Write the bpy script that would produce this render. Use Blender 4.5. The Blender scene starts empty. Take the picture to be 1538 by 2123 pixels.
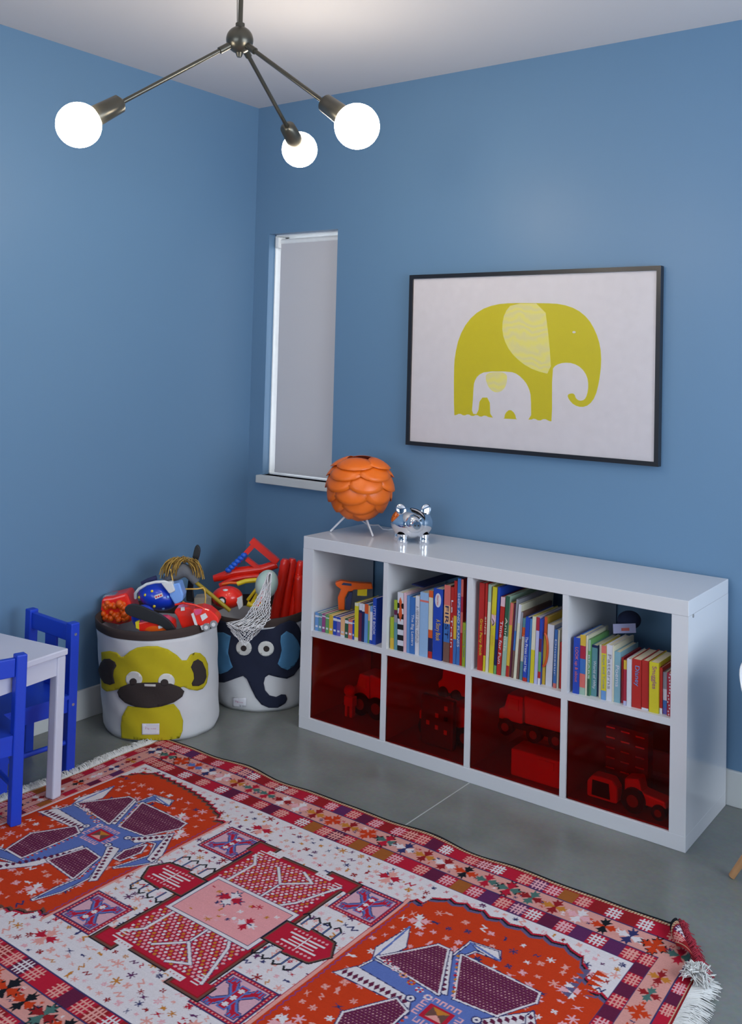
import bpy, bmesh, math, random
import numpy as np
from mathutils import Vector, Matrix
from mathutils.geometry import delaunay_2d_cdt
random.seed(7)
scene = bpy.context.scene
COL = scene.collection
PI = math.pi
# ------------------------------------------------------------------ camera
cam_d = bpy.data.cameras.new('camera'); cam = bpy.data.objects.new('camera', cam_d); COL.objects.link(cam)
cam_d.sensor_fit = 'VERTICAL'; cam_d.sensor_height = 36.0; cam_d.sensor_width = 26.08
cam_d.lens = 1997.34 * 36.0 / 2123.0
cam_d.shift_y = -(1061.5 - 674.16) / 2123.0
cam_d.clip_start = 0.05
_a, _b, _r = .638, .0356, .0253
_fw = Vector((-math.sin(_a) * math.cos(_b), math.cos(_a) * math.cos(_b), math.sin(_b)))
_x = Vector((math.cos(_a), math.sin(_a), 0)); _u = _x.cross(_fw)
_x2 = math.cos(_r) * _x + math.sin(_r) * _u; _u2 = -math.sin(_r) * _x + math.cos(_r) * _u
_m = Matrix((_x2, _u2, -_fw)).transposed().to_4x4(); _m.translation = (3.3827, -3.5556, 1.5351)
cam.matrix_world = _m
scene.camera = cam
# ------------------------------------------------------------------ world, daylight, exposure
scene.view_settings.view_transform = 'Standard'; scene.view_settings.look = 'None'
scene.view_settings.gamma = 1; scene.view_settings.exposure = -0.26
scene.view_settings.use_curve_mapping = False
W = bpy.data.worlds.new('sky'); scene.world = W; W.use_nodes = True
wn = W.node_tree.nodes; wn['Background'].inputs[0].default_value = (0.80, 0.90, 1.0, 1); wn['Background'].inputs[1].default_value = 5.0
def area(name, loc, rot, sx, sy, power, color):
    l = bpy.data.lights.new(name, 'AREA'); l.shape = 'RECTANGLE'; l.size = sx; l.size_y = sy
    l.energy = power; l.color = color
    o = bpy.data.objects.new(name, l); COL.objects.link(o); o.location = loc; o.rotation_euler = rot
    return o
area('daylight_side_window', (4.86, -1.55, 1.55), (0, math.radians(90), 0), 1.5, 2.2, 58, (.76, .88, 1.0))
area('daylight_rear_window', (2.2, -5.26, 1.5), (math.radians(90), 0, 0), 2.8, 1.5, 5, (.55, .75, 1.0))
BULB = 80.0
# ------------------------------------------------------------------ colour and materials
def lin(c):
    return tuple(((v / 255) / 12.92 if v / 255 <= .04045 else ((v / 255 + .055) / 1.055) ** 2.4) for v in c)
def alb(r, g, b, k=1.75):
    return tuple(min(.86, v * k) for v in lin((r, g, b)))
_mats = {}
def mat(name, color, rough=.55, metal=0, noise=.06, scale=30, bump=0, bscale=200, emit=None, estr=0, coat=0, spec=.5, trans=0):
    if name in _mats: return _mats[name]
    m = bpy.data.materials.new(name); m.use_nodes = True; nt = m.node_tree; N = nt.nodes
    p = N['Principled BSDF']
    p.inputs['Roughness'].default_value = rough; p.inputs['Metallic'].default_value = metal
    p.inputs['Specular IOR Level'].default_value = spec; p.inputs['Coat Weight'].default_value = coat
    p.inputs['Transmission Weight'].default_value = trans
    tc = N.new('ShaderNodeTexCoord'); nz = N.new('ShaderNodeTexNoise'); nz.inputs['Scale'].default_value = scale
    nz.inputs['Detail'].default_value = 4
    nt.links.new(tc.outputs['Object'], nz.inputs['Vector'])
    mx = N.new('ShaderNodeMix'); mx.data_type = 'RGBA'
    nt.links.new(nz.outputs['Fac'], mx.inputs['Factor'])
    mx.inputs[6].default_value = tuple(c * (1 - noise) for c in color) + (1,)
    mx.inputs[7].default_value = tuple(min(1, c * (1 + noise)) for c in color) + (1,)
    nt.links.new(mx.outputs[2], p.inputs['Base Color'])
    if bump:
        n2 = N.new('ShaderNodeTexNoise'); n2.inputs['Scale'].default_value = bscale; n2.inputs['Detail'].default_value = 3
        nt.links.new(tc.outputs['Object'], n2.inputs['Vector'])
        bp = N.new('ShaderNodeBump'); bp.inputs['Strength'].default_value = bump; bp.inputs['Distance'].default_value = .002
        nt.links.new(n2.outputs['Fac'], bp.inputs['Height']); nt.links.new(bp.outputs[0], p.inputs['Normal'])
    if emit:
        p.inputs['Emission Color'].default_value = tuple(emit) + (1,); p.inputs['Emission Strength'].default_value = estr
    _mats[name] = m
    return m
PAL = dict(red=(176, 26, 18), crimson=(165, 25, 50), maroon=(95, 25, 60), coral=(205, 95, 85), orange=(205, 75, 20),
           peach=(215, 160, 110), pink=(205, 165, 175), magenta=(140, 60, 120), ochre=(205, 165, 40), yellow=(200, 185, 20),
           lime=(150, 170, 30), green=(90, 150, 85), palegreen=(140, 170, 150), dgreen=(35, 85, 60), teal=(80, 135, 145),
           skyteal=(110, 155, 170), sky=(50, 110, 175), lblue=(85, 135, 195), paleblue=(130, 165, 205), mblue=(45, 100, 175),
           blue=(20, 60, 170), navy=(15, 25, 80), violet=(90, 80, 165), lavender=(165, 165, 205), white=(195, 195, 205),
           cream=(200, 195, 170), grey=(130, 130, 140), brown=(110, 75, 65), black=(14, 14, 20), brightred=(200, 25, 10))
def pc(n, rough=.4):
    c = PAL[n]; g = sum(c) / 3
    return mat('print_' + n, alb(*[v * .86 + g * .12 for v in c], 1.2), rough=rough, noise=.05, scale=90)
# ------------------------------------------------------------------ mesh helpers
class MB:
    def __init__(s): s.v = []; s.f = []; s.m = []; s.mats = []; s.sm = []
    def mi(s, m):
        if m not in s.mats: s.mats.append(m)
        return s.mats.index(m)
    def add(s, vs, fs, m, smooth=False, M=None):
        o = len(s.v)
        s.v += [tuple(M @ Vector(v)) if M else tuple(v) for v in vs]
        k = s.mi(m)
        for f in fs: s.f.append(tuple(o + i for i in f)); s.m.append(k); s.sm.append(smooth)
    def box(s, a, b, m, M=None):
        x0, y0, z0 = a; x1, y1, z1 = b
        vs = [(x, y, z) for z in (z0, z1) for y in (y0, y1) for x in (x0, x1)]
        s.add(vs, [(0, 2, 3, 1), (4, 5, 7, 6), (0, 1, 5, 4), (2, 6, 7, 3), (0, 4, 6, 2), (1, 3, 7, 5)], m, M=M)
    def prism(s, pts, d, m, M=None, y0=0):
        # polygon in xz, extruded along y from y0 to y0+d (caps triangulated)
        P = list(pts)
        if sum(P[i][0] * P[(i + 1) % len(P)][1] - P[(i + 1) % len(P)][0] * P[i][1] for i in range(len(P))) < 0: P = P[::-1]
        n = len(P)
        tri = delaunay_2d_cdt([Vector(p) for p in P], [], [list(range(n))], 1, 1e-6)
        tv, tf = tri[0], tri[2]
        k = len(tv)
        vs = [(v[0], y0, v[1]) for v in tv] + [(v[0], y0 + d, v[1]) for v in tv]
        fs = [tuple(f) for f in tf] + [tuple(k + i for i in reversed(f)) for f in tf]
        s.add(vs, fs, m, M=M)
        vs = [(p[0], y0, p[1]) for p in P] + [(p[0], y0 + d, p[1]) for p in P]
        s.add(vs, [((i + 1) % n, i, n + i, n + (i + 1) % n) for i in range(n)], m, M=M)
    def tube(s, pts, r, m, n=10, closed=False, smooth=True):
        P = [Vector(p) for p in pts]; R = r if isinstance(r, (list, tuple)) else [r] * len(P)
        vs = []; fs = []; up = None
        for i, p in enumerate(P):
            if closed: t = P[(i + 1) % len(P)] - P[i - 1]
            else: t = P[min(i + 1, len(P) - 1)] - P[max(i - 1, 0)]
            t.normalize()
            if up is None: up = Vector((0, 0, 1)) if abs(t.z) < .9 else Vector((1, 0, 0))
            a = t.cross(up)
            if a.length < 1e-5: a = t.orthogonal()
            a.normalize(); b = a.cross(t); up = b
            for k in range(n):
                w = 2 * PI * k / n; vs.append(tuple(p + (a * math.cos(w) + b * math.sin(w)) * R[i]))
        L = len(P)
        for i in range(L if closed else L - 1):
            j = (i + 1) % L
            for k in range(n): fs.append((i * n + k, j * n + k, j * n + (k + 1) % n, i * n + (k + 1) % n))
        s.add(vs, fs, m, smooth)
        if not closed: s.add(vs, [tuple(range(n)), tuple(reversed(range((L - 1) * n, L * n)))], m)
    def lathe(s, prof, m, n=32, M=None, smooth=True, a0=0, a1=2 * PI):
        vs = []; full = abs(a1 - a0 - 2 * PI) < 1e-6; c = n if full else n + 1
        for r, z in prof:
            for k in range(c):
                w = a0 + (a1 - a0) * k / n; vs.append((r * math.cos(w), r * math.sin(w), z))
        fs = []
        for i in range(len(prof) - 1):
            for k in range(n):
                k2 = (k + 1) % c
                fs.append((i * c + k, i * c + k2, (i + 1) * c + k2, (i + 1) * c + k))
        s.add(vs, fs, m, smooth, M)
    def ell(s, c, r, m, n=24, k=14, M=None):
        vs = []; fs = []
        for i in range(k + 1):
            ph = -PI / 2 + PI * i / k
            for j in range(n):
                w = 2 * PI * j / n; vs.append((c[0] + r[0] * math.cos(ph) * math.cos(w), c[1] + r[1] * math.cos(ph) * math.sin(w), c[2] + r[2] * math.sin(ph)))
        for i in range(k):
            for j in range(n): fs.append((i * n + j, i * n + (j + 1) % n, (i + 1) * n + (j + 1) % n, (i + 1) * n + j))
        s.add(vs, fs, m, True, M)
    def build(s, name, parent=None, bevel=0, seg=2, solid=0, label=None):
        me = bpy.data.meshes.new(name); me.from_pydata(s.v, [], s.f)
        for m in s.mats: me.materials.append(m)
        me.polygons.foreach_set('material_index', s.m); me.polygons.foreach_set('use_smooth', s.sm)
        me.update()
        o = bpy.data.objects.new(name, me); COL.objects.link(o)
        if parent: o.parent = parent
        if solid:
            q = o.modifiers.new('solid', 'SOLIDIFY'); q.thickness = solid; q.offset = 1
        if bevel:
            w = o.modifiers.new('weld', 'WELD'); w.merge_threshold = 1e-5
            q = o.modifiers.new('bevel', 'BEVEL'); q.width = bevel; q.segments = seg; q.limit_method = 'ANGLE'; q.harden_normals = False
        if label: o['label'] = label
        return o
def tag(o, label, cat, group=None, kind=None):
    o['label'] = label; o['category'] = cat
    if group: o['group'] = group
    if kind: o['kind'] = kind
    return o
def thing(name, loc, label, cat, rz=0, group=None, rot=None):
    o = bpy.data.objects.new(name, None); COL.objects.link(o); o.location = loc
    o.rotation_euler = rot if rot else (0, 0, rz); o.empty_display_size = .05
    return tag(o, label, cat, group)
def struct(o): o['kind'] = 'structure'; return o
def text_part(name, s, length, height, m, parent, origin, ex, ey, label=None, off=.0006, font_fit='both'):
    # letters laid along ex, rising along ey, centred at origin
    cu = bpy.data.curves.new(name, 'FONT'); cu.body = s; cu.size = 1; cu.align_x = 'CENTER'; cu.align_y = 'CENTER'; cu.extrude = .01
    t = bpy.data.objects.new(name, cu); COL.objects.link(t)
    bpy.context.view_layer.update()
    me = bpy.data.meshes.new_from_object(t.evaluated_get(bpy.context.evaluated_depsgraph_get()))
    bpy.data.objects.remove(t)
    co = np.empty(len(me.vertices) * 3); me.vertices.foreach_get('co', co); co = co.reshape(-1, 3)
    mn = co.min(0); mxx = co.max(0); c = (mn + mxx) / 2; w = mxx - mn
    sx = length / max(w[0], 1e-6); sy = height / max(w[1], 1e-6)
    if font_fit == 'keep': sx = sy = min(sx, sy)
    ex = np.array(ex, float); ey = np.array(ey, float); ez = np.cross(ex, ey)
    q = (co - c); out = np.array(origin) + np.outer(q[:, 0] * sx, ex) + np.outer(q[:, 1] * sy, ey) + np.outer((q[:, 2] * .04 + off), ez)
    me.vertices.foreach_set('co', out.ravel()); me.update()
    me.materials.clear(); me.materials.append(m)
    o = bpy.data.objects.new(name, me); COL.objects.link(o); o.parent = parent
    if label: o['label'] = label
    return o
# ------------------------------------------------------------------ base materials
def wall_material():
    m = mat('blue_wall_paint', (.128, .236, .375), rough=.42, noise=.02, scale=2, bump=.06, bscale=260, spec=.35)
    return m
M_wall = wall_material()
M_ceil = mat('white_ceiling_paint', (.62, .60, .62), rough=.9, noise=.02, scale=2, bump=.06, bscale=200)
M_trim = mat('white_trim_paint', (.62, .63, .62), rough=.4, noise=.02, scale=4)
M_white = mat('white_lacquer', (.66, .655, .68), rough=.16, noise=.015, scale=3, spec=.5)
def floor_material():
    m = bpy.data.materials.new('polished_concrete'); m.use_nodes = True; nt = m.node_tree; N = nt.nodes; p = N['Principled BSDF']
    tc = N.new('ShaderNodeTexCoord')
    n1 = N.new('ShaderNodeTexNoise'); n1.inputs['Scale'].default_value = 2.6; n1.inputs['Detail'].default_value = 8; n1.inputs['Roughness'].default_value = .62
    n2 = N.new('ShaderNodeTexNoise'); n2.inputs['Scale'].default_value = 70; n2.inputs['Detail'].default_value = 5
    for n in (n1, n2): nt.links.new(tc.outputs['Object'], n.inputs['Vector'])
    r = N.new('ShaderNodeValToRGB'); r.color_ramp.elements[0].position = .3; r.color_ramp.elements[1].position = .7
    r.color_ramp.elements[0].color = (.130, .140, .132, 1); r.color_ramp.elements[1].color = (.225, .232, .218, 1)
    nt.links.new(n1.outputs['Fac'], r.inputs[0])
    mx = N.new('ShaderNodeMix'); mx.data_type = 'RGBA'; mx.blend_type = 'OVERLAY'; mx.inputs['Factor'].default_value = .22
    nt.links.new(r.outputs[0], mx.inputs[6]); nt.links.new(n2.outputs['Color'], mx.inputs[7]); nt.links.new(mx.outputs[2], p.inputs['Base Color'])
    rr = N.new('ShaderNodeMapRange'); rr.inputs[3].default_value = .22; rr.inputs[4].default_value = .42
    nt.links.new(n1.outputs['Fac'], rr.inputs[0]); nt.links.new(rr.outputs[0], p.inputs['Roughness'])
    return m
M_floor = floor_material()
M_joint = mat('floor_joint_filler', (.42, .43, .42), rough=.6)
# ------------------------------------------------------------------ room shell
H = 2.80; XR = 4.8; YF = -5.2
b = MB(); b.box((-.15, YF - .2, -.1), (XR + .2, .15, 0), M_floor); struct(b.build('floor'))
b = MB(); b.box((1.5745, -5.0, -.001), (1.5785, -.015, .0006), M_joint); struct(b.build('trim_floor_joint'))
b = MB(); b.box((-.15, YF - .2, H), (XR + .2, .15, H + .1), M_ceil); struct(b.build('ceiling'))
b = MB(); b.box((-.15, YF, 0), (0, .15, H), M_wall); struct(b.build('wall_left'))
wx0, wx1, wz0, wz1 = .098, .537, .950, 2.150
b = MB()
for a0, a1 in (((0, 0, 0), (wx0, .15, H)), ((wx1, 0, 0), (XR, .15, H)), ((wx0, 0, 0), (wx1, .15, wz0)), ((wx0, 0, wz1), (wx1, .15, H))): b.box(a0, a1, M_wall)
struct(b.build('wall_back'))
b = MB()
for a0, a1 in (((XR, YF, 0), (XR + .15, -2.75, H)), ((XR, -.35, 0), (XR + .15, .15, H)), ((XR, -2.75, 0), (XR + .15, -.35, .8)), ((XR, -2.75, 2.3), (XR + .15, -.35, H))): b.box(a0, a1, M_wall)
struct(b.build('wall_right'))
b = MB()
for a0, a1 in (((-.15, YF - .15, 0), (.8, YF, H)), ((3.6, YF - .15, 0), (XR + .15, YF, H)), ((.8, YF - .15, 0), (3.6, YF, .75)), ((.8, YF - .15, 2.25), (3.6, YF, H))): b.box(a0, a1, M_wall)
struct(b.build('wall_front'))
BH = .122
b = MB(); b.box((0, YF, 0), (.015, -.015, BH), M_trim); struct(b.build('baseboard_left', bevel=.002))
b = MB(); b.box((0, -.015, 0), (XR, 0, BH), M_trim); struct(b.build('baseboard_back', bevel=.002))
b = MB(); b.box((XR - .015, YF, 0), (XR, -.015, BH), M_trim); struct(b.build('baseboard_right', bevel=.002))
# ------------------------------------------------------------------ window_1: narrow window with roller blind
M_frame = mat('white_window_vinyl', (.85, .86, .86), rough=.35)
def glass_material(nm='window_glass', lo=1.42, hi=1.48):
    m = bpy.data.materials.new(nm); m.use_nodes = True; nt = m.node_tree; N = nt.nodes; N.remove(N['Principled BSDF'])
    t = N.new('ShaderNodeBsdfTransparent'); g = N.new('ShaderNodeBsdfGlossy'); g.inputs['Roughness'].default_value = .02
    fr = N.new('ShaderNodeFresnel'); nz = N.new('ShaderNodeTexNoise'); nz.inputs['Scale'].default_value = 3
    mr = N.new('ShaderNodeMapRange'); mr.inputs[3].default_value = lo; mr.inputs[4].default_value = hi
    nt.links.new(nz.outputs['Fac'], mr.inputs[0]); nt.links.new(mr.outputs[0], fr.inputs[0])
    mx = N.new('ShaderNodeMixShader'); nt.links.new(fr.outputs[0], mx.inputs[0]); nt.links.new(t.outputs[0], mx.inputs[1]); nt.links.new(g.outputs[0], mx.inputs[2])
    nt.links.new(mx.outputs[0], N['Material Output'].inputs[0]); return m
M_glass = glass_material()
win = bpy.data.objects.new('window_1', None); COL.objects.link(win); win.location = (wx0, 0, wz0); struct(win)
ww, wh = wx1 - wx0, wz1 - wz0
b = MB(); fy = .046
for a0, a1 in (((0, fy, 0), (.006, .15, wh)), ((ww - .006, fy, 0), (ww, .15, wh)), ((0, fy, 0), (ww, .15, .006)), ((0, fy, wh - .006), (ww, .15, wh))): b.box(a0, a1, M_frame)
for a0, a1 in (((.006, .115, .006), (.03, .15, wh - .006)), ((ww - .03, .115, .006), (ww - .006, .15, wh - .006)), ((.006, .115, .006), (ww - .006, .15, .03)), ((.006, .115, wh - .03), (ww - .006, .15, wh - .006))): b.box(a0, a1, M_frame)
b.build('window_frame', win)
b = MB(); b.box((.03, .130, .03), (ww - .03, .134, wh - .03), M_glass); b.build('pane', win)
b = MB(); b.box((-.008 - .008, -.032, -.038), (ww + .018, .046, 0), M_trim); b.build('window_sill', win, bevel=.003)
# roller blind
def blind_material():
    m = bpy.data.materials.new('roller_blind_cloth'); m.use_nodes = True; nt = m.node_tree; N = nt.nodes; p = N['Principled BSDF']
    tc = N.new('ShaderNodeTexCoord'); w = N.new('ShaderNodeTexNoise'); w.inputs['Scale'].default_value = 400
    nt.links.new(tc.outputs['Object'], w.inputs['Vector'])
    r = N.new('ShaderNodeMix'); r.data_type = 'RGBA'; r.inputs[6].default_value = (.60, .585, .61, 1); r.inputs[7].default_value = (.66, .645, .67, 1)
    nt.links.new(w.outputs['Fac'], r.inputs['Factor']); nt.links.new(r.outputs[2], p.inputs['Base Color']); p.inputs['Roughness'].default_value = .85
    t = N.new('ShaderNodeBsdfTranslucent'); t.inputs[0].default_value = (.5, .5, .55, 1)
    mx = N.new('ShaderNodeMixShader'); mx.inputs[0].default_value = .08
    nt.links.new(p.outputs[0], mx.inputs[1]); nt.links.new(t.outputs[0], mx.inputs[2]); nt.links.new(mx.outputs[0], N['Material Output'].inputs[0]); return m
bl = thing('roller_blind', (wx0, .05, wz0), 'pale grey roller blind pulled down over the narrow window', 'window blind')
M_blind = blind_material()
b = MB(); b.box((.036, 0, .020), (ww - .012, .0015, wh - .045), M_blind); b.build('blind_cloth', bl)
b = MB(); b.box((.036, -.002, .012), (ww - .012, .006, .026), M_blind); b.build('bottom_rail', bl)
b = MB(); b.tube([(.034, .012, wh - .035), (ww - .010, .012, wh - .035)], .016, M_frame, 16); b.build('roller', bl)
b = MB(); b.box((.010, -.016, wh - .066), (.034, .034, wh - .012), M_frame); b.build('bracket', bl, bevel=.004)
# ------------------------------------------------------------------ traced shapes and book list
MONKEY={
 'head':[(-1.838, 0.33), (-1.597, 0.348), (-1.428, 0.349), (-1.343, 0.335), (-1.279, 0.34), (-1.173, 0.363), (-1.046, 0.38), (-0.88, 0.388), (-0.721, 0.388), (-0.563, 0.373), (-0.426, 0.346), (-0.345, 0.322), (-0.255, 0.318), (-0.185, 0.337), (-0.099, 0.342), (0.009, 0.334), (0.126, 0.308), (0.199, 0.276), (0.21, 0.234), (0.142, 0.203), (0.031, 0.187), (-0.082, 0.187), (-0.222, 0.199), (-0.338, 0.216), (-0.498, 0.207), (-0.848, 0.201), (-1.214, 0.201), (-1.428, 0.204), (-1.548, 0.192), (-1.716, 0.179), (-1.955, 0.179)],
 'ear1':[(-2.031, 0.244), (-1.906, 0.282), (-1.743, 0.309), (-1.591, 0.318), (-1.472, 0.31), (-1.444, 0.296), (-1.5, 0.277), (-1.525, 0.252), (-1.502, 0.224), (-1.617, 0.211), (-1.773, 0.209), (-1.933, 0.222)],
 'ear2':[(-0.194, 0.288), (-0.134, 0.308), (-0.043, 0.312), (0.051, 0.295), (0.134, 0.257), (0.136, 0.227), (0.052, 0.209), (-0.063, 0.205), (-0.179, 0.212), (-0.19, 0.223), (-0.146, 0.239), (-0.15, 0.262)],
 'eye1':[(-0.984, 0.256), (-0.993, 0.247), (-1.014, 0.238), (-1.046, 0.231), (-1.086, 0.225), (-1.131, 0.223), (-1.176, 0.223), (-1.217, 0.227), (-1.249, 0.233), (-1.269, 0.241), (-1.274, 0.25), (-1.263, 0.26), (-1.239, 0.269), (-1.204, 0.277), (-1.161, 0.283), (-1.116, 0.285), (-1.072, 0.285), (-1.035, 0.281), (-1.006, 0.274), (-0.989, 0.266)],
 'eye2':[(-0.475, 0.243), (-0.484, 0.234), (-0.504, 0.226), (-0.535, 0.22), (-0.573, 0.216), (-0.614, 0.215), (-0.655, 0.218), (-0.69, 0.223), (-0.718, 0.23), (-0.735, 0.239), (-0.74, 0.248), (-0.731, 0.258), (-0.711, 0.266), (-0.681, 0.273), (-0.644, 0.277), (-0.603, 0.277), (-0.563, 0.275), (-0.526, 0.27), (-0.498, 0.262), (-0.48, 0.253)],
 'pup1':[(-1.078, 0.245), (-1.082, 0.24), (-1.092, 0.236), (-1.106, 0.233), (-1.123, 0.231), (-1.142, 0.23), (-1.161, 0.23), (-1.178, 0.231), (-1.191, 0.234), (-1.199, 0.238), (-1.201, 0.242), (-1.197, 0.246), (-1.186, 0.25), (-1.172, 0.254), (-1.154, 0.256), (-1.135, 0.257), (-1.117, 0.257), (-1.1, 0.255), (-1.088, 0.253), (-1.08, 0.249)],
 'pup2':[(-0.58, 0.241), (-0.583, 0.237), (-0.592, 0.233), (-0.606, 0.231), (-0.623, 0.229), (-0.642, 0.229), (-0.66, 0.23), (-0.677, 0.232), (-0.689, 0.235), (-0.697, 0.239), (-0.699, 0.243), (-0.696, 0.248), (-0.686, 0.251), (-0.673, 0.254), (-0.656, 0.256), (-0.637, 0.256), (-0.619, 0.255), (-0.602, 0.253), (-0.59, 0.25), (-0.582, 0.246)],
 'muzzle':[(-1.454, 0.192), (-1.378, 0.214), (-1.206, 0.235), (-0.956, 0.243), (-0.77, 0.245), (-0.54, 0.236), (-0.399, 0.218), (-0.328, 0.198), (-0.369, 0.179), (-0.506, 0.161), (-0.696, 0.148), (-0.906, 0.143), (-1.125, 0.145), (-1.309, 0.155), (-1.421, 0.173)],
 'teeth':[(-0.953, 0.238), (-0.776, 0.238), (-0.778, 0.229), (-0.954, 0.229)],
 'body':[(-1.27, 0.142), (-0.906, 0.144), (-0.507, 0.154), (-0.416, 0.123), (-0.36, 0.08), (-0.38, 0.041), (-0.435, 0.014), (-0.628, 0.011), (-1.006, 0.015), (-1.428, 0.008), (-1.429, 0.055), (-1.385, 0.097)],
 'label':[(-1.028, 0.079), (-0.748, 0.081), (-0.757, 0.036), (-1.038, 0.036)],
}
ELEPH={
 'skin':[(-1.878, 0.383), (-1.736, 0.398), (-1.511, 0.398), (-1.312, 0.388), (-1.166, 0.368), (-0.804, 0.376), (-0.555, 0.38), (-0.408, 0.396), (-0.216, 0.406), (-0.071, 0.393), (0.055, 0.358), (0.154, 0.294), (0.156, 0.227), (0.078, 0.186), (-0.117, 0.153), (-0.297, 0.146), (-0.488, 0.159), (-0.663, 0.173), (-0.735, 0.162), (-0.767, 0.137), (-0.743, 0.104), (-0.659, 0.08), (-0.526, 0.07), (-0.416, 0.078), (-0.319, 0.073), (-0.285, 0.052), (-0.338, 0.035), (-0.5, 0.02), (-0.68, 0.023), (-0.824, 0.039), (-0.935, 0.071), (-1.015, 0.11), (-1.094, 0.154), (-1.167, 0.166), (-1.345, 0.148), (-1.615, 0.119), (-1.815, 0.108), (-2.16, 0.095)],
 'ear1':[(-1.92, 0.322), (-1.717, 0.341), (-1.566, 0.347), (-1.39, 0.338), (-1.436, 0.3), (-1.466, 0.26), (-1.425, 0.223), (-1.381, 0.199), (-1.514, 0.174), (-1.688, 0.155), (-1.915, 0.145), (-2.122, 0.164), (-2.164, 0.228), (-2.046, 0.288)],
 'ear2':[(-0.412, 0.344), (-0.286, 0.36), (-0.148, 0.341), (-0.011, 0.306), (0.078, 0.265), (0.009, 0.229), (-0.116, 0.196), (-0.279, 0.184), (-0.423, 0.202), (-0.488, 0.22), (-0.434, 0.248), (-0.401, 0.279), (-0.429, 0.319)],
 'eye1':[(-0.97, 0.295), (-0.98, 0.284), (-1.003, 0.275), (-1.038, 0.266), (-1.082, 0.261), (-1.132, 0.258), (-1.181, 0.259), (-1.226, 0.263), (-1.26, 0.27), (-1.283, 0.279), (-1.288, 0.289), (-1.277, 0.3), (-1.25, 0.311), (-1.212, 0.32), (-1.166, 0.326), (-1.117, 0.328), (-1.07, 0.327), (-1.028, 0.323), (-0.996, 0.316), (-0.976, 0.306)],
 'eye2':[(-0.552, 0.29), (-0.561, 0.279), (-0.584, 0.27), (-0.619, 0.264), (-0.662, 0.259), (-0.709, 0.258), (-0.755, 0.26), (-0.797, 0.265), (-0.829, 0.273), (-0.849, 0.282), (-0.854, 0.293), (-0.846, 0.303), (-0.823, 0.312), (-0.789, 0.32), (-0.747, 0.324), (-0.701, 0.325), (-0.655, 0.323), (-0.613, 0.318), (-0.58, 0.31), (-0.559, 0.3)],
 'pup1':[(-1.067, 0.292), (-1.07, 0.288), (-1.08, 0.285), (-1.093, 0.281), (-1.11, 0.279), (-1.127, 0.278), (-1.146, 0.279), (-1.162, 0.28), (-1.175, 0.283), (-1.182, 0.286), (-1.184, 0.29), (-1.18, 0.294), (-1.17, 0.298), (-1.157, 0.301), (-1.14, 0.303), (-1.122, 0.304), (-1.105, 0.304), (-1.089, 0.302), (-1.076, 0.3), (-1.069, 0.296)],
 'pup2':[(-0.641, 0.291), (-0.644, 0.287), (-0.652, 0.283), (-0.665, 0.28), (-0.681, 0.279), (-0.698, 0.278), (-0.715, 0.279), (-0.731, 0.281), (-0.743, 0.284), (-0.75, 0.288), (-0.752, 0.292), (-0.749, 0.296), (-0.741, 0.299), (-0.728, 0.302), (-0.712, 0.304), (-0.695, 0.304), (-0.678, 0.303), (-0.663, 0.301), (-0.651, 0.298), (-0.643, 0.295)],
 'label':[(-1.412, 0.06), (-1.119, 0.068), (-1.127, 0.028), (-1.425, 0.02)],
}
ART={
 'paper':[(0.984, 1.9001), (2.0783, 1.8935), (2.0928, 1.1765), (1.0019, 1.1738)],
 'big':[(1.2145, 1.3027), (1.2095, 1.4936), (1.2126, 1.5581), (1.2312, 1.6388), (1.2714, 1.7071), (1.33, 1.7545), (1.4016, 1.7774), (1.4809, 1.7825), (1.6259, 1.7796), (1.7003, 1.7748), (1.7652, 1.7538), (1.8135, 1.7164), (1.8458, 1.6649), (1.8662, 1.6065), (1.8713, 1.541), (1.8633, 1.468), (1.8489, 1.4091), (1.8238, 1.3751), (1.7925, 1.364), (1.7606, 1.372), (1.7386, 1.3931), (1.7318, 1.4114), (1.7477, 1.418), (1.7621, 1.4164), (1.7681, 1.3982), (1.7841, 1.3893), (1.8038, 1.3939), (1.8152, 1.415), (1.82, 1.4518), (1.8138, 1.4883), (1.7896, 1.5207), (1.7534, 1.5383), (1.7131, 1.5396), (1.6807, 1.5291), (1.6646, 1.51), (1.6689, 1.3023), (1.6578, 1.3017), (1.6353, 1.3113), (1.613, 1.2999), (1.5902, 1.3096), (1.5764, 1.3022), (1.4831, 1.3006), (1.3879, 1.3006), (1.3643, 1.3099), (1.3447, 1.3006), (1.3245, 1.3102), (1.3046, 1.3009), (1.2842, 1.3105), (1.264, 1.3012), (1.2433, 1.3109), (1.223, 1.3014)],
 'baby':[(1.3072, 1.4171), (1.3101, 1.4489), (1.3277, 1.4771), (1.3635, 1.494), (1.4786, 1.4972), (1.5135, 1.4866), (1.5485, 1.4571), (1.5661, 1.4272), (1.5744, 1.3971), (1.5774, 1.2969), (1.5109, 1.2968), (1.5042, 1.3248), (1.4804, 1.3413), (1.4582, 1.3223), (1.4553, 1.2967), (1.3907, 1.296), (1.3859, 1.3849), (1.3391, 1.3828), (1.3317, 1.3123), (1.3016, 1.3123), (1.3057, 1.3695)],
 'ear':[(1.4809, 1.7802), (1.4467, 1.7416), (1.4357, 1.687), (1.4449, 1.6324), (1.4768, 1.5784), (1.5297, 1.5332), (1.5898, 1.5041), (1.6626, 1.4896), (1.6499, 1.6265), (1.626, 1.7781)],
 'bear':[(1.3636, 1.49), (1.4612, 1.4967), (1.4665, 1.4543), (1.4498, 1.4188), (1.4192, 1.4059), (1.3878, 1.4163), (1.3663, 1.4508)],
 'eye':[(1.763, 1.6617), (1.7617, 1.659), (1.7581, 1.6574), (1.7537, 1.6574), (1.75, 1.659), (1.7486, 1.6616), (1.7499, 1.6642), (1.7535, 1.6659), (1.758, 1.6659), (1.7616, 1.6643)],
}
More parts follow.
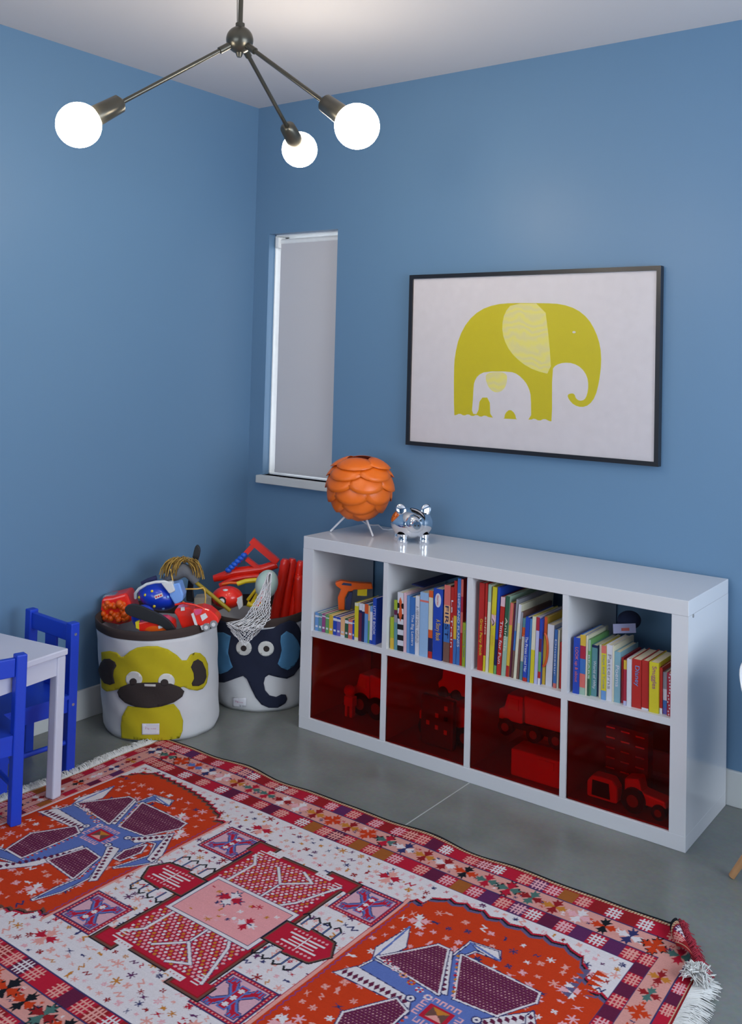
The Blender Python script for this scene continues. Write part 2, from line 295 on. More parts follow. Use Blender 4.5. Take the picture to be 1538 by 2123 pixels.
RUGM={
 'body':[(0.623, -1.5262), (0.6368, -1.4695), (0.8352, -1.4807), (0.8419, -1.4667), (0.7852, -1.3302), (0.7921, -1.2515), (0.8667, -1.2392), (0.8809, -1.2669), (0.8173, -1.2733), (0.7992, -1.3232), (0.8735, -1.4658), (0.9886, -1.4607), (1.0201, -1.4387), (1.0429, -1.4039), (1.0597, -1.4338), (1.1257, -1.5398), (1.0974, -1.5899), (1.0631, -1.6357), (1.0779, -1.5736), (1.0901, -1.5233), (1.0481, -1.463), (1.0133, -1.472), (1.0079, -1.5154), (1.0026, -1.5672), (0.9945, -1.6018), (1.009, -1.6445), (1.0502, -1.7236), (1.0479, -1.8125), (1.0235, -1.8859), (1.0211, -1.8135), (1.0314, -1.739), (0.9829, -1.626), (0.9015, -1.6182), (0.8517, -1.7608), (0.8344, -1.8), (0.7182, -1.8285), (0.6664, -1.7962), (0.8, -1.7797), (0.8187, -1.5806), (0.802, -1.5497), (0.6726, -1.5402)],
 'A':[(0.6371, -1.4532), (0.7293, -1.3132), (0.7575, -1.3135), (0.8325, -1.4766)],
 'B':[(0.8011, -1.3123), (1.0231, -1.3212), (1.0317, -1.356), (0.9814, -1.4546), (0.8741, -1.4653)],
 'C':[(0.7279, -1.7778), (0.6972, -1.6728), (0.7664, -1.5584), (0.8081, -1.5773), (0.8028, -1.7774)],
 'D':[(0.8768, -1.7348), (0.9064, -1.6236), (0.9807, -1.6314), (1.0148, -1.7492)],
 'E':[(1.021, -1.6021), (1.0082, -1.5532), (1.0297, -1.4936), (1.0502, -1.5319), (1.0422, -1.5992)],
 'band1':[(0.5848, -1.5712), (0.6161, -1.5185), (0.791, -1.5339), (0.808, -1.5652), (0.6496, -1.5701)],
 'wing':[(0.6308, -1.4699), (0.608, -1.4237), (0.624, -1.291), (0.6677, -1.374), (0.6514, -1.4413)],
 'band2':[(0.7389, -1.3148), (0.7735, -1.3143), (0.8519, -1.4669), (0.8312, -1.4756)],
 'band3':[(0.7496, -1.8481), (0.8344, -1.8), (0.8517, -1.7608), (0.8856, -1.6197), (0.9107, -1.6296), (0.8742, -1.7762), (0.8055, -1.8674)],
 'band4':[(0.9413, -1.5662), (0.9853, -1.5588), (1.0796, -1.7147), (1.0656, -1.7328), (0.977, -1.6088)],
 'band5':[(0.9526, -1.4983), (0.9938, -1.5037), (1.0621, -1.42), (1.0447, -1.3903), (0.9862, -1.4587)],
 'band6':[(1.0424, -1.3882), (1.0388, -1.4153), (1.0982, -1.5443), (1.1223, -1.548), (1.1166, -1.5015)],
 'beak':[(0.7921, -1.2515), (0.8667, -1.2392), (0.8875, -1.2706), (0.8552, -1.2721), (0.8208, -1.2656)],
 'ctr':[(0.8733, -1.5437)],
}
BOOKS=[
(1, 0.8149, 0.8334, -0.43, 0.074, 0.0, 'lblue:.75 white:.85 lblue:1', '', '', 'small pale blue board'),
(1, 0.8344, 0.8513, -0.43, 0.074, 0.0, 'teal:.78 white:.84 teal:1', '', '', 'small grey-teal board'),
(1, 0.852, 0.8697, -0.43, 0.074, 0.0, 'magenta:.85 white:.92 magenta:1', '', '', 'small magenta board'),
(1, 0.8711, 0.8886, -0.43, 0.074, 0.0, 'green:.8 white:.86 green:1', '', '', 'small green board'),
(1, 0.8899, 0.9098, -0.43, 0.076, 0.0, 'ochre:1', '', '', 'small mustard board'),
(1, 0.9108, 0.9293, -0.43, 0.074, 0.0, 'blue:.78 white:.92 blue:1', '', '', 'small dark blue board'),
(1, 0.9303, 0.9488, -0.43, 0.074, 0.0, 'violet:.78 white:.9 blue:1', '', '', 'small violet board'),
(1, 0.9501, 0.9711, -0.43, 0.076, 0.0, 'white:.1 peach:1', '', '', 'small peach board'),
(1, 0.9722, 0.9886, -0.43, 0.076, 0.0, 'dgreen:.76 white:.93 dgreen:1', '', '', 'small dark green board'),
(1, 0.9898, 1.01, -0.43, 0.076, 0.0, 'coral:.78 white:.88 coral:1', '', '', 'small coral red board'),
(1, 1.0109, 1.0199, -0.43, 0.074, 0.0, 'blue:.85 white:.9 blue:1', '', '', 'thin blue board'),
(1, 1.0215, 1.04, -0.43, 0.148, -0.013, 'cream:.08 yellow:.92 cream:1', '', '', 'cream and yellow'),
(1, 1.0414, 1.0558, -0.43, 0.15, 0.0, 'maroon:.75 navy:.82 white:1', '', '', 'maroon'),
(1, 1.0567, 1.069, -0.43, 0.15, 0.0, 'navy:.8 white:1', '', '', 'navy blue'),
(1, 1.0703, 1.0868, -0.43, 0.152, 0.0, 'lblue:.75 orange:1', '', '', 'light blue book with an orange top'),
(1, 1.0881, 1.096, -0.43, 0.148, 0.0, 'green:.6 peach:1', '', '', 'thin green and peach'),
(1, 1.0969, 1.1091, -0.43, 0.148, 0.0, 'blue:.1 white:.85 lblue:1', '', '', 'white'),
(1, 1.1103, 1.1267, -0.43, 0.182, 0.0, 'blue:1', 'LITTLE BOOK', 'white', 'tall bright blue'),
(2, 1.1982, 1.2152, -0.43, 0.122, -0.02, 'ochre:.35 lime:1', '', '', 'short lime and mustard'),
(2, 1.217, 1.231, -0.43, 0.192, -0.026, 'teal:.55 grey:.7 maroon:.8 lime:1', '', '', 'narrow grey-green'),
(2, 1.2328, 1.2596, -0.43, 0.224, -0.022, 'STRIPE', '', '', 'black and white striped book with an orange fish'),
(2, 1.2614, 1.275, -0.43, 0.226, -0.02, 'pink:1', '', '', 'pale pink'),
(2, 1.2759, 1.2886, -0.43, 0.218, -0.016, 'lblue:1', '', '', 'light blue'),
(2, 1.2898, 1.3134, -0.43, 0.216, -0.014, 'mblue:1', 'The Big Letters', 'white', 'blue book with white lettering'),
(2, 1.3147, 1.333, -0.43, 0.224, -0.011, 'white:1', 'A VERY SMALL WORLD', 'grey', 'white book with small grey lettering'),
(2, 1.3343, 1.3723, -0.43, 0.242, -0.004, 'paleblue:.85 coral:.88 paleblue:1', '', '', 'thick pale blue'),
(2, 1.374, 1.3917, -0.43, 0.254, -0.004, 'red:.1 navy:.3 orange:.42 cream:.9 orange:1', '', '', 'patchy cream and orange'),
(2, 1.394, 1.435, -0.43, 0.266, 0.0, 'blue:1', 'A Story Book', 'ochre', 'thick royal blue book with a white oval badge'),
(2, 1.4417, 1.4683, -0.43, 0.286, 0.0, 'brown:.26 mblue:.5 peach:.74 coral:1', 'FIRST', 'navy', 'coral, yellow, blue and brown banded'),
(2, 1.4705, 1.4839, -0.43, 0.282, 0.0, 'red:1', 'Le Train', 'white', 'red'),
(2, 1.4847, 1.4971, -0.43, 0.308, 0.0, 'mblue:.3 ochre:.58 red:1', '', '', 'blue, yellow and red'),
(2, 1.4991, 1.5135, -0.43, 0.32, 0.0, 'mblue:1', 'SHIPS AND PLANES', 'white', 'tall medium blue'),
(2, 1.5143, 1.5238, -0.43, 0.318, 0.0, 'red:.38 coral:.62 crimson:.8 coral:1', '', '', 'thin coral and crimson'),
(2, 1.5249, 1.538, -0.43, 0.16, 0.0, 'lime:1', 'Counting Kisses', 'grey', 'short lime green'),
(2, 1.5387, 1.5459, -0.43, 0.325, 0.0, 'sky:1', '', '', 'tall sky blue'),
(3, 1.5896, 1.6108, -0.43, 0.318, 0.012, 'red:1', 'Great Party Book', 'yellow', 'thick red book with yellow lettering'),
(3, 1.6132, 1.6224, -0.43, 0.32, 0.015, 'yellow:.18 red:1', 'SING', 'cream', 'thin red'),
(3, 1.624, 1.6355, -0.43, 0.318, 0.02, 'cream:.8 palegreen:1', '', '', 'cream and pale green'),
(3, 1.638, 1.6557, -0.43, 0.312, 0.034, 'yellow:.6 pink:.68 yellow:1', 'TALES', 'ochre', 'thick yellow book with a pink badge'),
(3, 1.6581, 1.6681, -0.43, 0.314, 0.036, 'green:.1 navy:.4 blue:1', '', '', 'tall bright blue'),
(3, 1.6699, 1.6869, -0.43, 0.282, 0.046, 'red:.88 pink:1', 'Time for Fun', 'white', 'red book with white lettering'),
(3, 1.6893, 1.7046, -0.43, 0.288, 0.048, 'palegreen:.5 dgreen:1', 'Animals', 'cream', 'green'),
(3, 1.7052, 1.7161, -0.426, 0.266, 0.056, 'red:.15 ochre:.7 coral:1', '', '', 'ochre and coral'),
(3, 1.7167, 1.7238, -0.422, 0.264, 0.056, 'maroon:1', '', '', 'thin maroon'),
(3, 1.7278, 1.7352, -0.426, 0.282, 0.054, 'brown:.35 mblue:.6 grey:1', '', '', 'brown and grey-blue'),
(3, 1.7372, 1.7476, -0.427, 0.266, 0.06, 'cream:.75 white:1', '', '', 'cream'),
(3, 1.7482, 1.756, -0.426, 0.24, 0.061, 'brown:.6 grey:1', '', '', 'dull brown'),
(3, 1.7595, 1.7702, -0.424, 0.22, 0.048, 'teal:.3 cream:.7 orange:.85 teal:1', 'TOOLS', 'white', 'teal and cream'),
(3, 1.7752, 1.7912, -0.43, 0.228, 0.04, 'red:.06 blue:1', 'The Pirates Loved Her', 'white', 'blue book with long white lettering'),
(3, 1.7934, 1.8013, -0.43, 0.224, 0.036, 'sky:1', '', '', 'thin sky blue'),
(3, 1.8035, 1.8177, -0.43, 0.234, 0.029, 'yellow:.5 cream:1', '', '', 'yellow and cream'),
(3, 1.8198, 1.832, -0.43, 0.234, 0.026, 'lavender:.8 crimson:1', '', '', 'lavender book with a crimson top'),
(3, 1.8339, 1.8429, -0.43, 0.23, 0.024, 'white:.1 red:.2 green:.5 maroon:.7 blue:1', '', '', 'thin patchy green'),
(3, 1.8435, 1.8544, -0.415, 0.236, 0.027, 'ochre:.75 orange:1', '', '', 'mustard book with a red loop handle'),
(3, 1.8585, 1.8833, -0.418, 0.214, 0.027, 'white:1', '', '', 'thick white'),
(3, 1.8895, 1.9011, -0.423, 0.202, 0.019, 'coral:.08 mblue:1', 'Dinosaur', 'white', 'medium blue'),
(3, 1.9023, 1.9086, -0.421, 0.202, 0.016, 'cream:1', '', '', 'thin beige'),
(3, 1.9111, 1.9193, -0.417, 0.16, 0.004, 'red:1', '', '', 'short red'),
(4, 1.966, 1.9879, -0.428, 0.19, 0.006, 'blue:.95 blue:1', 'LOOK up & about', 'coral', 'blue book with coral lettering'),
(4, 1.9885, 2.008, -0.423, 0.202, 0.006, 'palegreen:.12 coral:.35 mblue:.6 crimson:.82 ochre:1', '', '', 'book banded in coral, blue, crimson and yellow'),
(4, 2.0086, 2.0148, -0.421, 0.202, 0.009, 'cream:1', '', '', 'thin cream'),
(4, 2.0161, 2.0244, -0.421, 0.19, 0.009, 'dgreen:.3 green:.8 palegreen:1', 'BEARS', 'white', 'green'),
(4, 2.025, 2.0452, -0.41, 0.172, 0.01, 'teal:.95 navy:1', 'World of Why', 'white', 'teal book with white lettering'),
(4, 2.0463, 2.0513, -0.405, 0.172, 0.007, 'navy:1', '', '', 'very thin navy'),
(4, 2.054, 2.0618, -0.412, 0.178, 0.003, 'cream:1', '', '', 'thin cream and grey'),
(4, 2.0674, 2.084, -0.423, 0.18, -0.006, 'lblue:.17 yellow:.86 coral:1', 'Days and Tunes', 'grey', 'yellow book with coral top and blue foot'),
(4, 2.0846, 2.105, -0.42, 0.186, -0.003, 'white:1', 'Patterns', 'grey', 'thick white book with grey lettering'),
(4, 2.1057, 2.111, -0.421, 0.186, -0.003, 'cream:1', '', '', 'very thin cream'),
(4, 2.1116, 2.1322, -0.418, 0.168, -0.003, 'skyteal:1', 'Poems', 'white', 'pale turquoise'),
(4, 2.133, 2.1398, -0.41, 0.15, -0.004, 'crimson:.5 red:1', '', '', 'thin red'),
(4, 2.1472, 2.1575, -0.426, 0.148, -0.004, 'lavender:.1 crimson:.8 ochre:1', '', '', 'thin crimson and ochre'),
(4, 2.1596, 2.1743, -0.429, 0.156, -0.004, 'white:1', '', '', 'white'),
(4, 2.1753, 2.2074, -0.424, 0.158, -0.007, 'red:1', 'Disney', 'lblue', 'thick red book with pale blue lettering'),
(4, 2.2092, 2.2323, -0.424, 0.16, -0.007, 'white:.04 red:1', '', '', 'thick plain red'),
(4, 2.2363, 2.2677, -0.43, 0.162, -0.007, 'yellow:1', 'Snuggles', 'magenta', 'thick yellow book with pink lettering'),
(4, 2.2685, 2.2773, -0.422, 0.148, -0.008, 'white:.12 red:1', '', '', 'thin red book with a white foot'),
(4, 2.2781, 2.2905, -0.417, 0.134, -0.009, 'violet:.15 mblue:.33 white:.6 grey:1', '', '', 'white and blue'),
(4, 2.2946, 2.3064, -0.426, 0.138, -0.008, 'SPOT', '', '', 'red book with white spots'),
]
# ------------------------------------------------------------------ white cube shelf
SX, SW, SD, SH = .7546, 1.612, .426, .79
TX, TZ, DW = .0541, .05, .022
CW = (SW - 2 * TX - 3 * DW) / 4
SY0, SY1 = -.446, -.020       # front, back
MZ0, MZ1 = .384, .407
sh = thing('cube_shelf', (SX, 0, 0), 'long low glossy white shelf with eight cubbies standing against the blue wall', 'shelf')
b = MB(); b.box((0, SY0, SH - TZ), (SW, SY1, SH), M_white); b.build('top_panel', sh, bevel=.0015)
b = MB(); b.box((0, SY0, 0), (SW, SY1, TZ), M_white); b.build('bottom_panel', sh, bevel=.0015)
for x in (0, SW - TX):
    b = MB(); b.box((x, SY0, TZ), (x + TX, SY1, SH - TZ), M_white); b.build('side_panel', sh)
for i in range(3):
    x = TX + CW * (i + 1) + DW * i
    b = MB(); b.box((x, SY0 + .001, TZ), (x + DW, SY1, SH - TZ), M_white); b.build('divider', sh)
for i in range(4):
    x = TX + (CW + DW) * i
    b = MB(); b.box((x, SY0 + .001, MZ0), (x + CW, SY1, MZ1), M_white); b.build('middle_shelf_board', sh)
M_plug = mat('grey_plastic_plug', (.25, .25, .25))
b = MB(); b.tube([(SW, SY0 + .045, .735), (SW + .002, SY0 + .045, .735)], .006, M_plug, 12); b.build('screw_cover', sh, label='small grey cap on the side panel')
# translucent red doors
def acrylic():
    m = bpy.data.materials.new('translucent_red_acrylic'); m.use_nodes = True; nt = m.node_tree; N = nt.nodes; N.remove(N['Principled BSDF'])
    t = N.new('ShaderNodeBsdfTransparent'); g = N.new('ShaderNodeBsdfGlossy'); g.inputs['Roughness'].default_value = .08
    d = N.new('ShaderNodeBsdfDiffuse'); d.inputs[0].default_value = (.05, .006, .005, 1)
    tc = N.new('ShaderNodeTexCoord'); nz = N.new('ShaderNodeTexNoise'); nz.inputs['Scale'].default_value = 5
    nt.links.new(tc.outputs['Object'], nz.inputs['Vector'])
    cm = N.new('ShaderNodeMix'); cm.data_type = 'RGBA'; cm.inputs[6].default_value = (.90, .13, .035, 1); cm.inputs[7].default_value = (.96, .16, .045, 1)
    nt.links.new(nz.outputs['Fac'], cm.inputs['Factor']); nt.links.new(cm.outputs[2], t.inputs[0])
    fr = N.new('ShaderNodeFresnel'); fr.inputs[0].default_value = 1.3
    m1 = N.new('ShaderNodeMixShader'); m1.inputs[0].default_value = .05; nt.links.new(t.outputs[0], m1.inputs[1]); nt.links.new(d.outputs[0], m1.inputs[2])
    m2 = N.new('ShaderNodeMixShader'); nt.links.new(fr.outputs[0], m2.inputs[0]); nt.links.new(m1.outputs[0], m2.inputs[1]); nt.links.new(g.outputs[0], m2.inputs[2])
    nt.links.new(m2.outputs[0], N['Material Output'].inputs[0]); return m
M_acr = acrylic()
ORD = ['first', 'second', 'third', 'fourth', 'fifth', 'sixth', 'seventh', 'eighth', 'ninth', 'tenth', 'eleventh', 'twelfth', 'thirteenth', 'fourteenth', 'fifteenth', 'sixteenth', 'seventeenth', 'eighteenth', 'nineteenth', 'twentieth', 'twenty-first', 'twenty-second', 'twenty-third', 'twenty-fourth']
DOORL = ['leftmost', 'second from left', 'third from left', 'rightmost']
M_red_in = mat('red_plastic_lining', (.35, .02, .012), rough=.3)
for i in range(4):
    x = SX + TX + (CW + DW) * i
    t = thing('storage_box', (x, SY0, TZ), 'dark translucent red storage box in the shelf bottom row, ' + DOORL[i], 'storage box', group='translucent red storage boxes')
    b = MB(); b.box((.002, .008, .002), (CW - .002, .013, MZ0 - TZ - .002), M_acr); b.build('front_panel', t)
    b = MB(); b.box((.004, .013, .001), (CW - .004, .38, .005), M_red_in); b.build('bottom_panel', t)
# toys behind the red fronts
def toy_mats(): return None
T_red = mat('toy_red', alb(205, 30, 15, 1.63), rough=.3, coat=.3); T_yel = mat('toy_yellow', alb(215, 175, 30, 1.48), rough=.35)
T_blk = mat('toy_black', (.012, .012, .014), rough=.45); T_blu = mat('toy_blue', alb(15, 50, 165, 1.41), rough=.3, coat=.3)
T_wht = mat('toy_white', (.72, .72, .72), rough=.4); T_gry = mat('toy_grey', (.25, .26, .27), rough=.45); T_org = mat('toy_orange', alb(215, 80, 10, 1.48), rough=.35)
T_lbl = mat('toy_light_blue', alb(110, 150, 210, 1.33), rough=.35)
def wheel(t, x, y, z, r, w=.03, rim=None):
    b = MB(); b.tube([(x, y, z), (x, y + w, z)], r, T_blk, 20); b.tube([(x, y - .002, z), (x, y + .004, z)], r * .5, rim or T_gry, 14)
    return b.build('wheel', t)
def truck(x, y, z, L, hgt, body, cab, label, rz=0, box=True, win=None, r=.04):
    t = thing('toy_truck', (x, y, z), label, 'toy truck', rz)
    b = MB(); b.box((0, 0, r), (L, .11, r + .025), T_blk); b.build('chassis', t, bevel=.003)
    b = MB(); b.prism([(0, r + .02), (0, r + hgt * .45), (.02, r + hgt * .5), (.035, r + hgt * .92), (L * .36, r + hgt * .92), (L * .36, r + .02)], .11, cab); b.build('cab', t, bevel=.005)
    b = MB(); b.prism([(.035, r + hgt * .52), (.045, r + hgt * .82), (L * .3, r + hgt * .82), (L * .3, r + hgt * .52)], .003, win or T_blk, y0=-.003); b.build('side_window', t)
    if box:
        b = MB(); b.prism([(L * .4, r + .03), (L * .38, r + hgt), (L, r + hgt * .9), (L * .96, r + .03)], .12, body, y0=-.005); b.build('cargo_bed', t, bevel=.006)
    for wx in (r * 1.1, L * .55, L - r * 1.1): wheel(t, wx, -.012, r, r); 
    for wx in (r * 1.1, L * .55, L - r * 1.1): wheel(t, wx, .095, r, r)
    return t
c0 = [SX + TX + (CW + DW) * i for i in range(4)]; z0 = TZ + .006
truck(c0[0] + .10, SY0 + .16, z0 + .0, .24, .13, T_red, T_red, 'red toy truck behind the leftmost red drawer front', win=T_yel, r=.045)
t = thing('toy_robot', (c0[0] + .10, SY0 + .09, z0), 'small red toy figure in front of the truck, leftmost red drawer', 'toy')
b = MB(); b.ell((.025, .02, .105), (.026, .022, .024), T_red); b.build('head', t)
b = MB(); b.box((.005, .005, .045), (.05, .04, .085), T_red); b.build('torso', t, bevel=.005)
for q in (.008, .032):
    b = MB(); b.box((q, .01, 0), (q + .014, .035, .046), T_org); b.build('leg', t, bevel=.003)
truck(c0[1] + .07, SY0 + .14, z0, .26, .12, T_red, T_red, 'dark red toy lorry at the bottom of the second red drawer')
t = thing('toy_fire_engine', (c0[1] + .13, SY0 + .19, z0 + .17), 'bright red toy fire engine on top in the second red drawer', 'toy fire engine')
b = MB(); b.prism([(0, 0), (-.01, .03), (.01, .05), (.015, .11), (.09, .11), (.09, .09), (.21, .08), (.21, 0)], .11, T_red); b.build('body', t, bevel=.005)
for q in (.0, .06, .16):
    b = MB(); b.tube([(q + .02, -.01, 0), (q + .02, .12, 0)], .022, T_blk, 16); b.build('wheel', t)
t = thing('reflection_block', (c0[1] + .12, SY0 + .07, z0 + .0), 'added red block with pale squares painted as light reflections, second drawer', 'toy')  # added block; its pale squares imitate light reflections
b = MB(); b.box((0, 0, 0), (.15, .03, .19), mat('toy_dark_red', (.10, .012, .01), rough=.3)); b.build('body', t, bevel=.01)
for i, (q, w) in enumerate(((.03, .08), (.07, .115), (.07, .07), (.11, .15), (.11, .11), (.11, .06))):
    b = MB(); b.box((q, -.003, w), (q + .014, 0, w + .016), T_blu if i == 4 else T_wht); b.build('reflection_square', t)
truck(c0[2] + .05, SY0 + .13, z0 + .10, .27, .13, T_red, T_red, 'large red toy lorry with yellow windows in the third red drawer', win=T_yel, r=.03)
t = thing('toy_crate', (c0[2] + .15, SY0 + .04, z0), 'plain red toy crate at the bottom right of the third red drawer', 'toy crate')
b = MB(); b.box((0, 0, 0), (.19, .1, .095), T_red); b.build('body', t, bevel=.006); b = MB(); b.box((.11, -.004, .06), (.17, 0, .085), T_org); b.build('sticker', t)
for k, q in enumerate((.085, .125, .165)):
    pass
t = thing('reflection_tower', (c0[3] + .10, SY0 + .10, z0), 'added red tower with shiny strips standing in for light reflections, rightmost drawer', 'toy')
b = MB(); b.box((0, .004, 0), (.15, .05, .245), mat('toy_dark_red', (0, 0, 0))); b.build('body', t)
M_refl = mat('reflection_strip_metal', (.8, .75, .6), rough=.12, metal=1)  # bright strips imitate reflected light slits; tower body added to carry them
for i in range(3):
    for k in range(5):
        b = MB(); b.box((.005 + i * .052, -.004, .235 - k * .034 - i * .004), (.036 + i * .052, .002, .240 - k * .034 - i * .004), M_refl); b.build('reflection_strip', t)
t = thing('toy_car', (c0[3] + .06, SY0 + .04, z0), 'small red toy car with black front in the rightmost red drawer', 'toy car')
b = MB(); b.prism([(0, .01), (-.0, .06), (.02, .085), (.09, .085), (.11, .06), (.11, .01)], .05, T_red); b.build('body', t, bevel=.008)
b = MB(); b.prism([(.02, .02), (.022, .07), (.08, .07), (.085, .02)], .003, T_blk, y0=-.003); b.build('grille', t)
t = thing('toy_tractor', (c0[3] + .19, SY0 + .05, z0), 'red toy tractor with black wheels in the rightmost red drawer', 'toy tractor')
b = MB(); b.prism([(0, .03), (0, .10), (.05, .11), (.06, .07), (.14, .06), (.14, .03)], .06, T_red); b.build('body', t, bevel=.006)
wheel(t, .035, -.015, .04, .04); wheel(t, .12, -.012, .024, .024)
# ------------------------------------------------------------------ books
M_page = mat('book_pages', alb(205, 195, 170, 1.26), rough=.8, noise=.12, scale=300)
CUB = ['first', 'second', 'third', 'fourth']
def bands(s):
    out = []; z = 0
    for t in s.split():
        c, q = t.split(':'); q = float(q)
        if q > z: out.append((z, q, c)); z = q
    if z < 1: out.append((z, 1, out[-1][2]))
    return out
def add_book(c, x0, x1, y, h, lean, bd, title, tcol, look, idx):
    rng = random.Random(idx * 31 + c * 7)
    small = c == 1 and idx < 11
    nm = 'board_book' if small else 'picture_book'
    lab = look + ('' if 'book' in look else ' book') + ', ' + ORD[idx] + ' from left, ' + CUB[c - 1] + ' upper cubby'
    t = thing(nm, (x0, y, MZ1), lab, 'book', group="children's books in the %s upper cubby" % CUB[c - 1], rot=(0, lean, 0))
    w = x1 - x0; d = .15 if small else min(.38, max(.16, h * rng.uniform(.82, 1.02)))
    if y + d > -.03: d = -.03 - y
    k = min(.0018, w * .18)
    if bd == 'STRIPE': B = [(i / 11, (i + 1) / 11, 'white' if i % 2 else 'black') for i in range(11)]; B[-1] = (10 / 11, 1, 'white')
    elif bd == 'SPOT': B = [(0, 1, 'crimson')]
    else: B = bands(bd)
    dom = max(B, key=lambda q: q[1] - q[0])[2]
    m = MB()
    for a, e, cc in B: m.box((0, 0, a * h), (w, k, e * h), pc(cc))
    m.box((0, k, 0), (k, d, h), pc(dom)); m.box((w - k, k, 0), (w, d, h), pc(dom))
    m.build('cover', t)
    m = MB(); m.box((k, k, .003), (w - k, d - .004, h - .003), M_page); m.build('pages', t)
    if title:
        L = h * (.62 if len(title) > 7 else .42); cz = h * .52
        if look.startswith('thick red book with yellow'): L = h * .42; cz = h * .38
        if 'white lettering' in look: L = h * .55; cz = h * .42
        if 'oval badge' in look: L = h * .3; cz = h * .42
        if len(title) < 5: L = h * .2
        if title == 'Disney': L = h * .42; cz = h * .66
        if title == 'Snuggles': L = h * .45; cz = h * .7
        text_part('spine_title', title, L, w * (.62 if len(title) > 10 else .58), pc(tcol), t, (w / 2, 0, cz), (0, 0, -1), (1, 0, 0))
    if 'oval badge' in look:
        m = MB(); m.prism([(w / 2 + w * .32 * math.cos(q), h * .84 + h * .1 * math.sin(q)) for q in np.linspace(0, 2 * PI, 20, endpoint=False)], .001, pc('white'), y0=-.001)
        m.build('badge', t, label='white oval badge'); text_part('badge_text', 'Stories', h * .14, w * .22, pc('coral'), t, (w / 2, -.001, h * .84), (0, 0, -1), (1, 0, 0))
    if 'pink badge' in look:
        m = MB(); m.prism([(w / 2 + w * .4 * math.cos(q), h * .6 + h * .05 * math.sin(q)) for q in np.linspace(0, 2 * PI, 16, endpoint=False)], .001, pc('pink'), y0=-.001); m.build('badge', t, label='pink round badge')
    if bd == 'STRIPE':
        P = [(.5, .92), (.78, .84), (.62, .78), (.75, .7), (.8, .62), (.62, .55), (.5, .5), (.38, .55), (.2, .62), (.3, .7), (.42, .78), (.22, .84)]
        m = MB(); m.prism([(p * w, q * h) for p, q in P], .001, pc('orange'), y0=-.001); m.build('spine_picture', t, label='orange fish on the spine')
    if bd == 'SPOT':
        for q in range(14):
            u, v = rng.uniform(.2, .8) * w, (q + .5) / 14 * h
            m = MB(); m.prism([(u + .0022 * math.cos(a), v + .003 * math.sin(a)) for a in np.linspace(0, 2 * PI, 8, endpoint=False)], .0006, pc('white'), y0=-.0006); m.build('spot', t)
    if 'loop handle' in look:
        m = MB(); m.tube([(w * .3 + .016 * math.sin(a), -.006 , h * .52 + .058 * math.cos(a)) for a in np.linspace(0.1, PI - .1, 14)], .0045, pc('orange'), 8); m.build('handle', t, label='orange-red loop handle')
    if small:
        m = MB(); m.box((w * .2, -.0006, h * .2), (w * .8, 0, h * .3), pc('white')); m.build('spine_mark', t)
    return t
cnt = {}
for bk in BOOKS:
    i = cnt.get(bk[0], 0); cnt[bk[0]] = i + 1
    add_book(*bk, i)
# things lying on or behind the books
t = thing('toy_blaster', (.885, -.335, MZ1 + .076), 'orange and navy toy blaster standing on the small board books', 'toy blaster', math.radians(38))
b = MB(); b.prism([(-.018, 0), (-.022, .05), (-.008, .085), (-.03, .100), (-.035, .112), (-.012, .122), (.03, .116), (.12, .112), (.125, .09), (.045, .085), (.036, .078), (.022, .078), (.008, .05), (.008, .0)], .032, T_org); b.build('body', t, bevel=.004)
b = MB(); b.prism([(.010, 0), (.012, .045), (.028, .075), (.040, .074), (.036, .03), (.032, 0)], .024, mat('toy_navy', (.02, .03, .10)), y0=.004); b.build('magazine', t, bevel=.002, label='navy blue magazine')
b = MB(); b.prism([(-.008, .106), (.0, .115), (.034, .111), (.034, .102)], .003, mat('toy_navy', (0, 0, 0)), y0=-.003); b.build('side_inlay', t)
b = MB(); b.prism([(.06, .06), (.06, .092), (.1, .092), (.1, .06)], .02, T_yel, y0=.006); b.build('foregrip', t)
t = thing('magazine', (1.262, -.385, MZ1 + .250), 'dark blue magazine lying across book tops in the second upper cubby', 'magazine', rot=(0, math.radians(3), 0))
b = MB(); b.box((0, 0, 0), (.055, .30, .004), pc('navy')); b.box((0, .001, .0005), (.0505, .299, .0035), M_page); b.build('sheets', t)
t = thing('folded_card', (2.058, -.30, MZ1 + .192), 'small folded card printed with pink leaning on books, fourth upper cubby', 'card', rot=(math.radians(-8), 0, math.radians(48)))
b = MB(); b.box((0, 0, 0), (.085, .002, .032), pc('lavender')); b.build('card_sheet', t); b = MB(); b.box((.03, -.0006, .008), (.06, 0, .018), pc('coral')); b.build('printed_mark', t)
t = thing('cloth_pouch', (2.075, -.20, MZ1 + .192), 'dark blue crumpled cloth pouch behind the card, fourth upper cubby', 'pouch')
b = MB(); b.ell((0, 0, .03), (.04, .05, .032), mat('navy_cloth', (.012, .02, .06), rough=.9, bump=.5, bscale=60)); b.build('pouch_cloth', t)
# ------------------------------------------------------------------ framed elephant print
FY = -.032
ax0, ax1, az0, az1 = .9756, 2.1113, 1.164, 1.9133
art = thing('framed_picture', (0, 0, 0), 'black framed print of yellow elephants on white, hanging above the shelf', 'picture')
art.location = (ax0, FY, az0)
M_blackw = mat('black_frame_wood', (.012, .012, .016), rough=.28)
fw_, aw, ah = .017, ax1 - ax0, az1 - az0
b = MB()
for a0, a1 in (((0, 0, 0), (aw, .03, fw_)), ((0, 0, ah - fw_), (aw, .03, ah)), ((0, 0, fw_), (fw_, .03, ah - fw_)), ((aw - fw_, 0, fw_), (aw, .03, ah - fw_))): b.box(a0, a1, M_blackw)
b.build('frame', art)
M_paper = mat('print_paper', (.76, .72, .76), rough=.5); M_ink = mat('yellow_ink', alb(186, 174, 8, 1.33), rough=.5, noise=.03)
M_pale = bpy.data.materials.new('pale_ear_pattern'); M_pale.use_nodes = True
